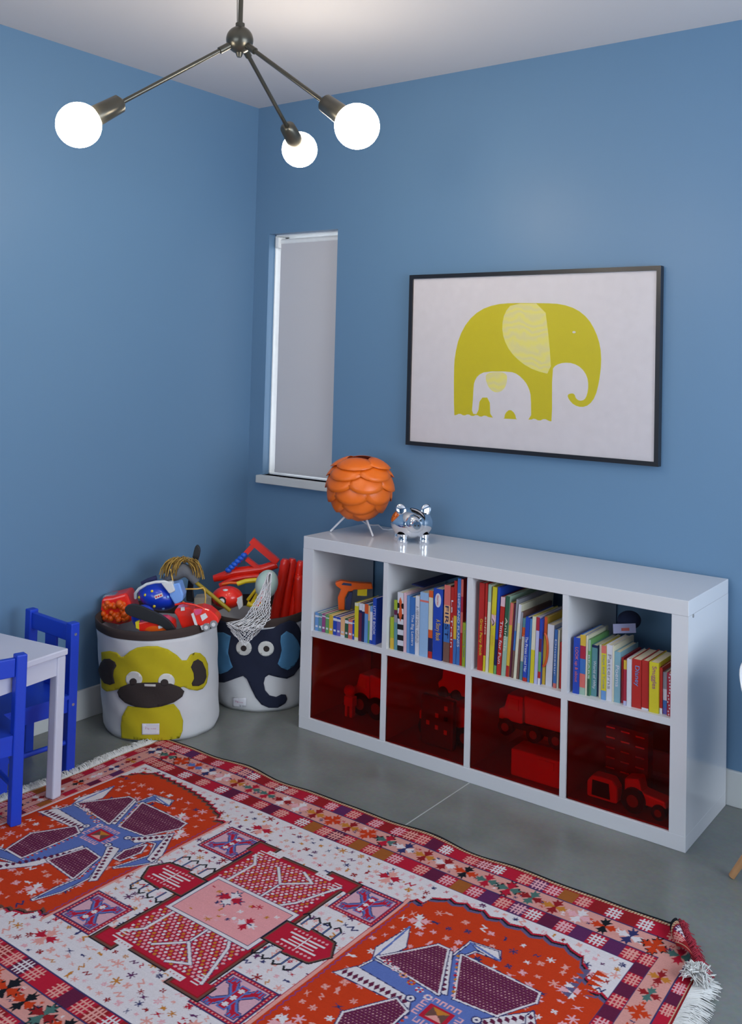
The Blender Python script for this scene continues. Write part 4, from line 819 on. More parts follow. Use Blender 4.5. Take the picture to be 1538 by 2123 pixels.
# white net
M_net = mat('white_net_cord', (.72, .70, .70), rough=.8)
o = (1230, 500); t = thing('basketball_net', (.560, -.500, .470), 'white knotted ball net draped over the elephant bin rim', 'net', RZ)
b = MB(); rn = random.Random(4); s_ = .00061
def netc(u, v):
    # u across 0..1, v down 0..1 : from hung point down and over the rim
    if v < .62:
        w = .14 + 1.0 * (v / .62) ** 1.3; cx = 1308 - 75 * (v / .62) ** 1.2; y = 250 + 330 * v / .62
        return (cx + (u - .5) * 150 * w - 20 * w * (1 - u), y, -.035 + .02 * math.sin(u * 3))
    k = (v - .62) / .38; wid = 275 * (1 - k) + 170 * k
    return (1160 + (u - .5) * wid + (1 - k) * 0, 570 + 150 * k * (1 - .55 * abs(u - .5) * 2) , -.085 - .02 * math.sin(u * PI))
nu, nv = 9, 20
for i in range(nu):
    for sg in (-1, 1):
        pts = []; u = (i + .5) / nu
        for j in range(nv + 1):
            v = j / nv; uu = min(1, max(0, u + sg * (.5 / nu) * (1 if j % 2 else -1))); x, y, d_ = netc(uu, v)
            pts.append((x + rn.uniform(-4, 4), y + rn.uniform(-4, 4), d_ + rn.uniform(-.003, .003)))
        b.tube([((x - o[0]) * s_, d_, -(y - o[1]) * s_) for x, y, d_ in pts], .0021, M_net, 5)
for k in range(16):
    u = rn.random(); pts = [netc(min(1, max(0, u + rn.uniform(-.2, .2))), min(1, .62 + rn.uniform(0, .2))) for q in range(5)]
    b.tube([((x - o[0]) * s_, d_, -(y - o[1]) * s_) for x, y, d_ in pts], .002, M_net, 5)
b.build('net_cords', t)
b = MB(); b.tube([((x - o[0]) * s_, -.035, -(y - o[1]) * s_) for x, y in ((1300, 245), (1318, 252), (1316, 300), (1300, 335), (1292, 300), (1296, 262), (1308, 245))], .0026, M_net, 6); b.build('hanging_loop', t)
# ------------------------------------------------------------------ blue chairs and white table
M_blue = mat('blue_lacquered_wood', alb(20, 58, 180, 1.12), rough=.42, noise=.03, scale=12)
M_bolt = mat('zinc_bolt', (.6, .6, .62), rough=.3, metal=.9)
M_tabw = mat('white_lacquered_wood', (.62, .615, .72), rough=.35, noise=.015)
def child_chair(loc, rz, label):
    # origin at first back post; +x runs along the back away from it, +y towards the seat front
    t = thing('childs_chair', loc, label, 'chair', rz, group="blue children's chairs")
    Wd, Dp, Hh, p = .275, .265, .545, .036
    def post(x, y, h_):
        b = MB(); b.box((x - p / 2, y - p / 2, 0), (x + p / 2, y + p / 2, h_), M_blue); return b
    post(0, 0, Hh).build('back_post', t, bevel=.004); post(Wd, 0, Hh).build('back_post', t, bevel=.004)
    post(0, Dp, .275).build('leg', t, bevel=.004); post(Wd, Dp, .275).build('leg', t, bevel=.004)
    b = MB(); b.box((p / 2, -.010, .475), (Wd - p / 2, .010, .535), M_blue); b.build('back_rail', t, bevel=.003)
    b = MB(); b.box((Wd * .36, -.006, .29), (Wd * .62, .006, .476), M_blue); b.build('back_slat', t, bevel=.002)
    b = MB(); b.box((p / 2 + .001, -.012, .276), (Wd - p / 2 - .001, p / 2 + .001, .290), M_blue); b.box((-.022, p / 2 + .001, .276), (Wd + .022, Dp + .03, .290), M_blue); b.build('seat', t)
    for a0, a1 in (((p / 2, -.009, .225), (Wd - p / 2, .009, .276)), ((p / 2, Dp - .009, .225), (Wd - p / 2, Dp + .009, .276)), ((-.009, p / 2, .225), (.009, Dp - p / 2, .276)), ((Wd - .009, p / 2, .225), (Wd + .009, Dp - p / 2, .276))):
        b = MB(); b.box(a0, a1, M_blue); b.build('seat_apron', t)
    for x in (0, Wd):
        b = MB(); b.tube([(x, p / 2 - .002, .115), (x, Dp - p / 2 + .002, .115)], .009, M_blue, 12); b.build('stretcher', t)
    for x, sx_ in ((0, -1), (Wd, 1)):
        for z in (.505, .252):
            b = MB(); b.tube([(x + sx_ * p / 2, 0, z), (x + sx_ * (p / 2 + .002), 0, z)], .0052, M_bolt, 12); b.build('bolt', t)
    return t
# chair by the wall: back along -x from its first post, seat towards -y
child_chair((.402, -1.322, 0), PI - math.radians(3), "blue wooden child's chair by the wall behind the white table")
child_chair((.540, -1.940, .006), math.radians(77), "blue wooden child's chair on the rug, nearest the camera, partly cropped")
t = thing('childs_table', (.555, -1.452, 0), "small white children's table between the two blue chairs, on the rug edge", 'table', math.radians(8) + PI)
TWx, TWy, th_ = .455, .60, .51
# +x (local) runs towards the left wall, +y (local) towards the camera
b = MB(); b.box((0, 0, th_ - .022), (TWx, TWy, th_), M_tabw); b.build('tabletop', t, bevel=.004)
for x in (.004, TWx - .042):
    for y in (.004, TWy - .042):
        b = MB(); b.box((x, y, .006), (x + .038, y + .038, th_ - .022), M_tabw); b.build('leg', t, bevel=.006, seg=2)
for a0, a1 in (((.042, .010, th_ - .085), (TWx - .042, .028, th_ - .022)), ((.042, TWy - .028, th_ - .085), (TWx - .042, TWy - .010, th_ - .022)), ((.010, .042, th_ - .085), (.028, TWy - .042, th_ - .022)), ((TWx - .028, .042, th_ - .085), (TWx - .010, TWy - .042, th_ - .022))):
    b = MB(); b.box(a0, a1, M_tabw); b.build('apron', t)
# ------------------------------------------------------------------ moulded chair at the right edge
M_shell = mat('white_moulded_plastic', (.62, .62, .63), rough=.35); M_dowel = mat('beech_dowel', alb(170, 125, 85, 1.18), rough=.5, noise=.15, scale=20)
t = thing('moulded_chair', (2.835, -.50, 0), 'white moulded chair with wooden dowel legs, cropped at the right edge', 'chair', math.radians(38))
b = MB()
prof = [(-.20, .36), (-.17, .335), (-.08, .325), (.05, .33), (.13, .37), (.17, .46), (.20, .60), (.215, .69)]
n = 14; vs = []
for i, (y, z) in enumerate(prof):
    hw = [.17, .18, .19, .205, .225, .250, .268, .235][i]
    for k in range(n + 1):
        s_ = k / n * 2 - 1; lift = (abs(s_) ** 3) * [.01, .03, .06, .09, .10, .06, .02, -.04][i]
        fwd = (abs(s_) ** 3) * [0, .0, .0, 0, .03, .09, .08, .04][i]
        vs.append((s_ * hw, y - fwd, z + lift))
b.add(vs, [(i * (n + 1) + k, i * (n + 1) + k + 1, (i + 1) * (n + 1) + k + 1, (i + 1) * (n + 1) + k) for i in range(len(prof) - 1) for k in range(n)], M_shell, True)
q = b.build('seat_shell', t, solid=.008)
sb = q.modifiers.new('sub', 'SUBSURF'); sb.levels = 2; sb.render_levels = 2
for sx_ in (-1, 1):
    for sy_ in (-1, 1):
        b = MB(); b.tube([(sx_ * .10, sy_ * .09, .325), (sx_ * .245, sy_ * .19 , .004)], [.013, .010], M_dowel, 14); b.build('leg', t)
b = MB(); b.tube([(-.17, -.14, .17), (.17, .14, .17)], .004, T_blk, 8); b.tube([(.17, -.14, .17), (-.17, .14, .17)], .004, T_blk, 8); b.build('brace', t)
# ------------------------------------------------------------------ rug (woven pattern computed thread by thread)
U0, U1, V0, V1 = .432, 2.622, -2.275, -.872
G = .0022
nx = int((U1 - U0) / G) + 1; ny = int((V1 - V0) / G) + 1
img = np.zeros((ny, nx, 3), np.float32)
gx = U0 + np.arange(nx) * G; gy = V0 + np.arange(ny) * G
def C_(r, g, b): return np.array(alb(r, g, b, 1.32), np.float32)
R_OR = C_(164, 46, 15); R_RED = C_(150, 18, 40); R_CR = C_(184, 176, 178); R_PK = C_(186, 128, 120); R_NAVY = C_(40, 40, 80); R_BLUE = C_(76, 92, 146)
R_MAR = C_(78, 20, 48); R_BRN = C_(88, 58, 50); R_DK = C_(16, 18, 24); R_OCH = C_(160, 100, 35); R_GRN = C_(60, 90, 85); R_LPK = C_(188, 138, 144); R_DRED = C_(120, 20, 25); R_PUR = C_(90, 50, 110)
R_BLUE2 = C_(78, 70, 100); R_BRN2 = C_(130, 72, 30); R_PUR2 = C_(75, 30, 70)
def clipbox(x0, x1, y0, y1):
    return max(0, int((x0 - U0) / G)), min(nx, int((x1 - U0) / G) + 2), max(0, int((y0 - V0) / G)), min(ny, int((y1 - V0) / G) + 2)
def inside(P, X, Y):
    r = np.zeros(X.shape, bool); n = len(P)
    for i in range(n):
        x1, y1 = P[i]; x2, y2 = P[(i + 1) % n]
        if y1 == y2: continue
        c = ((y1 > Y) != (y2 > Y)) & (X < (x2 - x1) * (Y - y1) / (y2 - y1) + x1)
        r ^= c
    return r
def poly(P, col):
    xs = [p[0] for p in P]; ys = [p[1] for p in P]; a, b_, c, d = clipbox(min(xs), max(xs), min(ys), max(ys))
    if a >= b_ or c >= d: return
    X, Y = np.meshgrid(gx[a:b_], gy[c:d]); m_ = inside(P, X, Y); img[c:d, a:b_][m_] = col
def line(p, q, w, col):
    dx, dy = q[0] - p[0], q[1] - p[1]; L = math.hypot(dx, dy) or 1e-6; nx_, ny_ = -dy / L * w / 2, dx / L * w / 2; ex, ey = dx / L * w / 2, dy / L * w / 2
    poly([(p[0] + nx_ - ex, p[1] + ny_ - ey), (q[0] + nx_ + ex, q[1] + ny_ + ey), (q[0] - nx_ + ex, q[1] - ny_ + ey), (p[0] - nx_ - ex, p[1] - ny_ - ey)], col)
def pline(P, w, col, close=False):
    for i in range(len(P) - (0 if close else 1)): line(P[i], P[(i + 1) % len(P)], w, col)
def rect(x0, x1, y0, y1, col): poly([(x0, y0), (x1, y0), (x1, y1), (x0, y1)], col)
def disc(x, y, r, col): poly([(x + r * math.cos(a), y + r * math.sin(a)) for a in np.linspace(0, 2 * PI, 10, endpoint=False)], col)
def xf(P, c, a=0, s=1, mx_=1, my=1):
    ca, sa = math.cos(a), math.sin(a)
    return [(c[0] + s * (mx_ * x * ca - my * y * sa), c[1] + s * (mx_ * x * sa + my * y * ca)) for x, y in P]
rg = random.Random(21)
def star(x, y, r, c1, c2, a=0, oc=None):
    # four-armed forked blossom
    arm = [(0, .08), (.30, .20), (.55, .42), (.62, .18), (1.0, .22), (.72, 0), (1.0, -.22), (.62, -.18), (.55, -.42), (.30, -.20), (0, -.08)]
    for k in range(4):
        if oc is not None: poly(xf(arm, (x, y), a + k * PI / 2, r * 1.18), oc)
    for k in range(4): poly(xf(arm, (x, y), a + k * PI / 2, r), c1 if k % 2 else c2)
def small_motif(x, y, s, col):
    k = rg.randrange(7); a = rg.choice((0, PI / 2, PI, -PI / 2)) + rg.uniform(-.3, .3)
    if k == 0: star(x, y, s, col, col, a + PI / 4)
    elif k == 1:
        for e in range(3): line(xf([(-s, 0)], (x, y), a + e * 1.05)[0], xf([(s, 0)], (x, y), a + e * 1.05)[0], s * .32, col)
    elif k == 2: poly(xf([(-1, -.6), (-.2, 0), (-1, .6), (0, .25), (1, .6), (.2, 0), (1, -.6), (0, -.25)], (x, y), a, s), col)
    elif k == 3: pline(xf([(-1, -.5), (-.3, .5), (.3, -.5), (1, .5)], (x, y), a, s), s * .35, col)
    elif k == 4: poly(xf([(-1, 0), (-.3, .35), (.3, .2), (1, .7), (.7, 0), (1, -.4), (.2, -.2), (-.3, -.45)], (x, y), a, s), col)
    elif k == 5:
        for e in range(6): poly(xf([(0, 0), (.5, .22), (1, 0), (.5, -.22)], (x, y), a + e * PI / 3, s), col)
    else: poly(xf([(-.9, -.7), (-.5, .2), (-.9, .8), (-.1, .4), (.2, .9), (.5, .3), (1, .5), (.6, -.2), (.8, -.8), (0, -.3)], (x, y), a, s * .85), col)
CY = -1.573
# ground and borders
img[:] = R_CR
rect(U0, U1, V0, V1, R_DRED)
def border_ring(o_l, o_r, o_b, o_t, col): rect(U0 + o_l, U1 - o_r, V0 + o_b, V1 - o_t, col)
border_ring(.006, .010, .008, .012, C_(170, 150, 120))
border_ring(.010, .014, .016, .021, R_DRED)
border_ring(.042, .046, .078, .078, R_NAVY); border_ring(.045, .050, .082, .082, C_(178, 124, 116))
border_ring(.102, .120, .164, .164, R_NAVY); border_ring(.104, .123, .168, .168, R_DRED)
border_ring(.134, .164, .226, .226, R_NAVY); border_ring(.137, .168, .230, .230, R_CR)
# dark outer selvedge and cream cord with ticks
rect(U0, U1, V1 - .012, V1, R_DK); rect(U0, U1, V0, V0 + .008, R_DK)
for k in range(int((U1 - U0) / .009)):
    x = U0 + k * .009; poly([(x, V1 - .021), (x + .003, V1 - .021), (x + .005, V1 - .012), (x + .002, V1 - .012)], R_DRED)
def squares_h(x0, x1, y0, y1, pitch, seed):
    r_ = random.Random(seed); x = x0; k = 0; n = int(round((x1 - x0) / pitch)); w = (x1 - x0) / n; prev = -1
    for k in range(n):
        x = x0 + k * w; base = (R_DRED, R_DRED, R_BRN2, R_MAR, R_DRED, R_MAR, R_RED, R_PUR2)[r_.randrange(8)] if k % 2 else R_RED
        rect(x, x + w, y0, y1, base)
        if k % 2 == 0 or r_.random() < .35:
            c = (R_PK, R_PK, R_PK, R_LPK, R_CR)[r_.randrange(5)]; cx = x + w / 2; cy = (y0 + y1) / 2; h_ = (y1 - y0) * .40; ww = w * .42
            for q in (-.55, 0, .55): line((cx - ww, cy + q * h_), (cx + ww, cy + q * h_), .0052, c); line((cx + q * ww, cy - h_), (cx + q * ww, cy + h_), .0048, c)
def squares_v(x0, x1, y0, y1, pitch, seed):
    r_ = random.Random(seed); n = int(round((y1 - y0) / pitch)); w = (y1 - y0) / n
    for k in range(n):
        y = y0 + k * w; base = (R_RED, R_DRED, R_BRN2, R_MAR, R_RED, R_PUR2)[r_.randrange(6)] if k % 2 else R_RED
        rect(x0, x1, y, y + w, base)
        if k % 2 == 0:
            c = (R_LPK, R_PK, R_PK)[r_.randrange(3)]; cx = (x0 + x1) / 2; cy = y + w / 2; ww = (x1 - x0) * .42; h_ = w * .44
            for q in (-.55, 0, .55): line((cx - ww, cy + q * h_), (cx + ww, cy + q * h_), .0045, c); line((cx + q * ww, cy - h_), (cx + q * ww, cy + h_), .0045, c)
squares_h(U0 + .04, U1 - .045, V1 - .078, V1 - .024, .046, 1); squares_h(U0 + .105, U1 - .12, V1 - .226, V1 - .168, .047, 2)
squares_h(U0 + .04, U1 - .045, V0 + .020, V0 + .078, .046, 3); squares_h(U0 + .105, U1 - .12, V0 + .168, V0 + .226, .047, 4)
squares_v(U0 + .010, U0 + .042, V0 + .03, V1 - .03, .05, 5); squares_v(U0 + .104, U0 + .134, V0 + .168, V1 - .168, .05, 6)
squares_v(U1 - .046, U1 - .012, V0 + .03, V1 - .03, .05, 7); squares_v(U1 - .164, U1 - .123, V0 + .168, V1 - .168, .05, 8)
stc = [(R_DRED, R_CR), (R_OR, R_BLUE), (R_NAVY, R_CR), (R_OR, R_OR), (R_CR, R_DRED), (R_DRED, R_OCH), (R_RED, R_GRN), (R_CR, R_LPK), (R_DK, R_OR), (R_GRN, R_DRED)]
for yb, sgn in ((V1 - .123, 1), (V0 + .123, -1)):
    k = 0; x = U0 + .07
    while x < U1 - .06:
        a, c = stc[rg.randrange(len(stc))]; star(x, yb, .042, a, c, rg.uniform(-.12, .12), R_DK if rg.random() < .25 else None)
        for q in range(3): small_motif(x + rg.uniform(.028, .045), yb + rg.uniform(-.03, .03), .007, rg.choice((R_RED, R_CR, R_OR, R_NAVY)))
        x += .073; k += 1
for xb in (U0 + .073, U1 - .087):
    y = V0 + .20
    while y < V1 - .18:
        a, c = stc[rg.randrange(len(stc))]; star(xb, y, .030 if xb < 1.5 else .035, a, c, rg.uniform(-.1, .1)); small_motif(xb, y + .04, .008, rg.choice((R_RED, R_NAVY, R_OR))); y += .08
FX0, FX1, FY0, FY1 = U0 + .137, U1 - .168, V0 + .230, V1 - .230     # field
XD0, XD1 = 1.122, 1.840
# cream field motifs
def scatter(x0, x1, y0, y1, p):
    ii = int((x1 - x0) / p); jj = int((y1 - y0) / p)
    return [(x0 + (i + .5 + rg.uniform(-.28, .28) + .25 * (j % 2)) * p, y0 + (j + .5 + rg.uniform(-.28, .28)) * p) for i in range(ii) for j in range(jj)]
for x, y in scatter(FX0 + .008, FX1 - .008, FY0 + .006, FY1 - .004, .031):
    small_motif(x, y, rg.uniform(.008, .0145), rg.choice((R_PK, R_LPK, R_PK, R_PK, R_RED, R_LPK, R_NAVY, R_OCH, R_DRED, R_PUR2, R_PK)))
for x, y in ((1.24, -1.19), (1.73, -1.165), (1.2, -1.97), (1.75, -1.98)): star(x, y, .042, R_PK, R_RED, .1)
# orange medallion fields with stepped edge
def arch(x0, x1, left):
    top = FY1 - .030
    P = []
    def stair(xs, ys, dirx):
        out = []
        for i in range(len(xs) - 1):
            out += [(xs[i], ys[i]), ((xs[i] + xs[i + 1]) / 2 - dirx * .004, ys[i]), ((xs[i] + xs[i + 1]) / 2 + dirx * .004, ys[i + 1])]
        return out
    if left:
        up = [(x0, top - .12), (x0 + .03, top - .05), (x0 + .06, top - .02), (x0 + .10, top)]
        e = [(x0 + .10, top), (.74, top - .0), (.80, top - .004), (.86, top - .010), (.92, top - .022), (.98, top - .040), (1.035, top - .062), (1.08, top - .090), (1.075, top - .105), (x1, top - .108)]
    else:
        e = [(x0, top - .095), (1.87, top - .085), (1.905, top - .03), (1.95, top - .018), (2.0, top - .012), (2.06, top - .018), (2.12, top - .014), (2.19, top - .016), (2.25, top - .012), (2.31, top - .018), (2.36, top - .055), (2.385, top - .10), (2.41, top - .14), (x1, top - .15)]; up = []
    P = up + e
    return P
def zig(P, amp, n):
    out = []
    for i in range(len(P) - 1):
        (xa, ya), (xb, yb) = P[i], P[i + 1]; L = math.hypot(xb - xa, yb - ya) or 1e-6; k = max(1, int(L / n)); tx, ty = (xb - xa) / L, (yb - ya) / L
        for q in range(k):
            s0 = q / k; s1 = (q + .5) / k
            out += [(xa + (xb - xa) * s0 + ty * amp, ya + (yb - ya) * s0 - tx * amp), (xa + (xb - xa) * s1, ya + (yb - ya) * s1), (xa + (xb - xa) * s1 - ty * amp * .6, ya + (yb - ya) * s1 + tx * amp * .6)]
    out.append(P[-1]); return out
for x0, x1, lf in ((FX0, XD0, True), (XD1, FX1, False)):
    E_ = arch(x0, x1, lf); low = [(x, 2 * CY - y) for x, y in E_]
    Z1 = zig(E_, .008, .028) if lf else zig(E_, .011, .062); Z2 = [(x, 2 * CY - y) for x, y in Z1]
    for off, col in ((.022, R_RED), (.014, R_DK), (.009, R_BRN), (0, R_OR)) if lf else ((.022, R_RED), (.014, R_DK), (.007, R_BLUE2), (-.004, R_OR)):
        A_ = [(x, y + off - .010) for x, y in Z1]; B_ = [(x, y - off + .010) for x, y in Z2]
        poly(A_ + B_[::-1], col)
    for x, y in scatter(x0 + .015, x1 - .02, 2 * CY - (FY1 - .055), FY1 - .055, .044):
        small_motif(x, y, rg.uniform(.009, .016), rg.choice((R_LPK, R_PK, R_LPK, R_CR, R_PK, R_NAVY)))
    for x, y in ((.98 if lf else 2.27 + .1, CY + .27), (.98 if lf else 2.36, CY - .28), (1.06, CY + .19) if lf else (1.92, CY + .28), (1.04, CY - .2) if lf else (1.90, CY - .26)): star(x, y, .036, R_CR, R_LPK, .5)
for e in (0, 1):
    for k in range(6):
        y = FY1 - .085 - k * .022; Q = [(2.392, y), (2.392, y - .022), (2.430, y - .011)]
        poly([(a, 2 * CY - b__ if e else b__) for a, b__ in Q], R_OR)
        Q = [(2.378, y - .011), (2.378, y - .033), (2.352, y - .022)]; poly([(a, 2 * CY - b__ if e else b__) for a, b__ in Q], R_BLUE2)
for x in (XD0, XD1):
    line((x, FY0 + .12), (x, FY1 - .12), .010, R_PK); line((x - .006, FY0 + .12), (x - .006, FY1 - .12), .003, R_RED)
    k = 0
    y = FY0 + .12
    sg = -1 if x < 1.5 else 1
    pline([(x + sg * (.012 + .006 * (q % 2)), FY0 + .12 + q * .011) for q in range(int((FY1 - FY0 - .24) / .011))], .0025, R_PUR)
line((FX0 - .003, FY0), (FX0 - .003, FY1), .006, R_PK)
# motif squares
def msquare(cx, cy):
    s = .077
    rect(cx - s, cx + s, cy - s, cy + s, R_NAVY); rect(cx - s + .004, cx + s - .004, cy - s + .004, cy + s - .004, R_RED)
    for k in range(13):
        for e in (-1, 1):
            rect(cx - s + .008 + k * .0108, cx - s + .0125 + k * .0108, cy + e * (s - .008) - .002, cy + e * (s - .008) + .002, R_PK); rect(cx + e * (s - .008) - .002, cx + e * (s - .008) + .002, cy - s + .008 + k * .0108, cy - s + .0125 + k * .0108, R_PK)
    rect(cx - s + .013, cx + s - .013, cy - s + .013, cy + s - .013, R_NAVY); rect(cx - s + .016, cx + s - .016, cy - s + .016, cy + s - .016, C_(176, 135, 145))
    for w, col in ((.028, R_NAVY), (.022, R_BLUE), (.010, R_RED)):
        for sx_ in (-1, 1):
            line((cx - sx_ * .036, cy - .040), (cx + sx_ * .036, cy + .040), w, col)
            for sy_ in (-1, 1):
                for j in range(3):
                    xx = cx + sx_ * (.030 + j * .010); line((xx, cy + sy_ * .034), (xx, cy + sy_ * .052), w * .38, col)
                line((cx + sx_ * .026, cy + sy_ * .038), (cx + sx_ * .054, cy + sy_ * .038), w * .4, col)
        rect(cx - .014 - w / 3, cx + .014 + w / 3, cy - .045 - w / 3, cy - .018 + w / 3, col) if 0 else None
    rect(cx - .014, cx + .014, cy - .046, cy + .046, R_BLUE); rect(cx - .010, cx + .010, cy - .042, cy + .042, R_RED)
    for q in (-.028, 0, .028): rect(cx - .005, cx + .005, cy + q - .008, cy + q + .008, R_CR); line((cx - .008, cy + q), (cx + .008, cy + q), .005, R_CR)
for c in ((1.229, -1.315), (1.760, -1.322), (1.204, -1.820), (1.750, -1.836)): msquare(*c)
# central lattice
lx0, lx1, ly1, ly0 = 1.325, 1.652, -1.268, -1.885
def lat(g, col):
    P = [(lx0 - g, -1.500), (lx0 - g, -1.31), (lx0 - .022 - g, -1.31), (lx0 - .022 - g, -1.262 + g), (lx0 + .035 + g, -1.262 + g), (lx0 + .035 + g, -1.290 + g), (lx1 - .060 - g, -1.290 + g), (lx1 - .060 - g, -1.262 + g), (lx1 + .026 + g, -1.262 + g), (lx1 + .026 + g, -1.31), (lx1 + g, -1.31), (lx1 + g, -1.500)]
    poly(P + [(x, 2 * CY - y) for x, y in P[::-1]], col)
lat(.018, R_DK); lat(.013, R_BRN); lat(.007, R_DRED); lat(.002, R_RED)
for sg in (1, -1):
    def my(y): return y if sg == 1 else 2 * CY - y
    yy_ = -1.305; r_ = 0
    while yy_ > -1.475:
        for k in range(int((lx1 - lx0 - .012) / .0155)):
            x = lx0 + .010 + k * .0155 + (.0078 if r_ % 2 else 0)
            if x < lx1 - .006: disc(x, my(yy_), .0049, (R_CR, R_LPK, R_LPK, R_OCH)[(k * 7 + r_ * 3) % 4]); disc(x + .0078, my(yy_), .0022, R_PUR2)
        yy_ -= .0118; r_ += 1
    cx = (lx0 + lx1) / 2
    for L_ in ([(lx0 + .045, my(-1.48)), (lx0 + .045, my(-1.36)), (lx0 + .01, my(-1.32))], [(lx1 - .08, my(-1.48)), (lx1 - .05, my(-1.44)), (lx1, my(-1.30))], [(cx + .015, my(-1.48)), (cx + .015, my(-1.395)), (cx - .05, my(-1.33))], [(cx + .015, my(-1.395)), (cx + .085, my(-1.335)), (cx + .03, my(-1.305))]):
        pline(L_, .0115, R_NAVY); pline(L_, .0082, R_CR)
    for xx in (lx0 + .055, lx1 - .075): rect(xx - .028, xx + .028, my(-1.283) - .010, my(-1.283) + .010, R_CR); [disc(xx - .018 + q * .012, my(-1.283), .0022, R_RED) for q in range(4)]
    for xx, s_ in ((lx0 + .005, 1), (lx1 - .005, -1)):
        for q in range(4): line((xx, my(-1.290 - q * .012)), (xx + s_ * .022, my(-1.290 - q * .012)), .0045, R_CR)
# central pink panel
PX0, PX1, PY0, PY1 = 1.346, 1.636, -1.668, -1.488
rect(PX0 - .013, PX1 + .013, PY0 - .013, PY1 + .013, R_NAVY); rect(PX0 - .011, PX1 + .011, PY0 - .011, PY1 + .011, R_CR); rect(PX0, PX1, PY0, PY1, R_NAVY); rect(PX0 + .002, PX1 - .002, PY0 + .002, PY1 - .002, C_(190, 128, 130))
star(1.448, -1.540, .040, R_CR, R_RED, .1, R_NAVY); star(1.565, -1.600, .034, R_RED, R_CR, .1)
for k in range(26): small_motif(rg.uniform(PX0 + .02, PX1 - .02), rg.uniform(PY0 + .02, PY1 - .02), rg.uniform(.006, .011), rg.choice((R_LPK, R_CR, R_RED, R_NAVY, R_LPK, R_OCH)))
# side hexagons with hooks
for cx, sg in ((1.232, -1), (1.738, 1)):
    hx = [(-.092, 0), (-.062, .050), (.02, .058), (.02, .045), (.092, .045)]; hx = [(x * -sg if 0 else x * (1 if sg < 0 else -1), y) for x, y in hx]
    full = [(cx + x, CY + .004 + y) for x, y in hx] + [(cx + x, CY + .004 - y) for x, y in hx[::-1]]
    for s_, col in ((1.10, R_DK), (1.05, R_BRN), (1.0, R_RED)): poly([(cx + (x - cx) * s_, CY + .004 + (y - CY - .004) * (s_ + (s_ - 1) * .8)) for x, y in full], col)
    for q in (-.036, .036):
        for k in range(9): disc(cx - .055 + k * .0135, CY + .004 + q, .0042, R_LPK)
    for yy_ in (-.020, .020):
        line((cx - .055, CY + .004 + yy_), (cx - .008, CY + .004 + yy_), .0065, R_CR); line((cx + .008, CY + .004 + yy_), (cx + .055, CY + .004 + yy_), .0065, R_CR)
    for yy_ in (-.007, .007): line((cx - .04, CY + .004 + yy_), (cx + .04, CY + .004 + yy_), .0055, R_CR)
    line((cx, CY - .022), (cx, CY + .030), .006, R_CR)
    for e in (-1, 1):
        for k in range(4):
            x = cx - .058 + k * .036; y = CY + .004 + e * .064
            pline([(x, y), (x, y + e * .036), (x + sg * -.016, y + e * .050), (x + sg * -.024, y + e * .038)], .0062, R_DK); pline([(x, y), (x, y + e * .034)], .0022, R_BLUE)
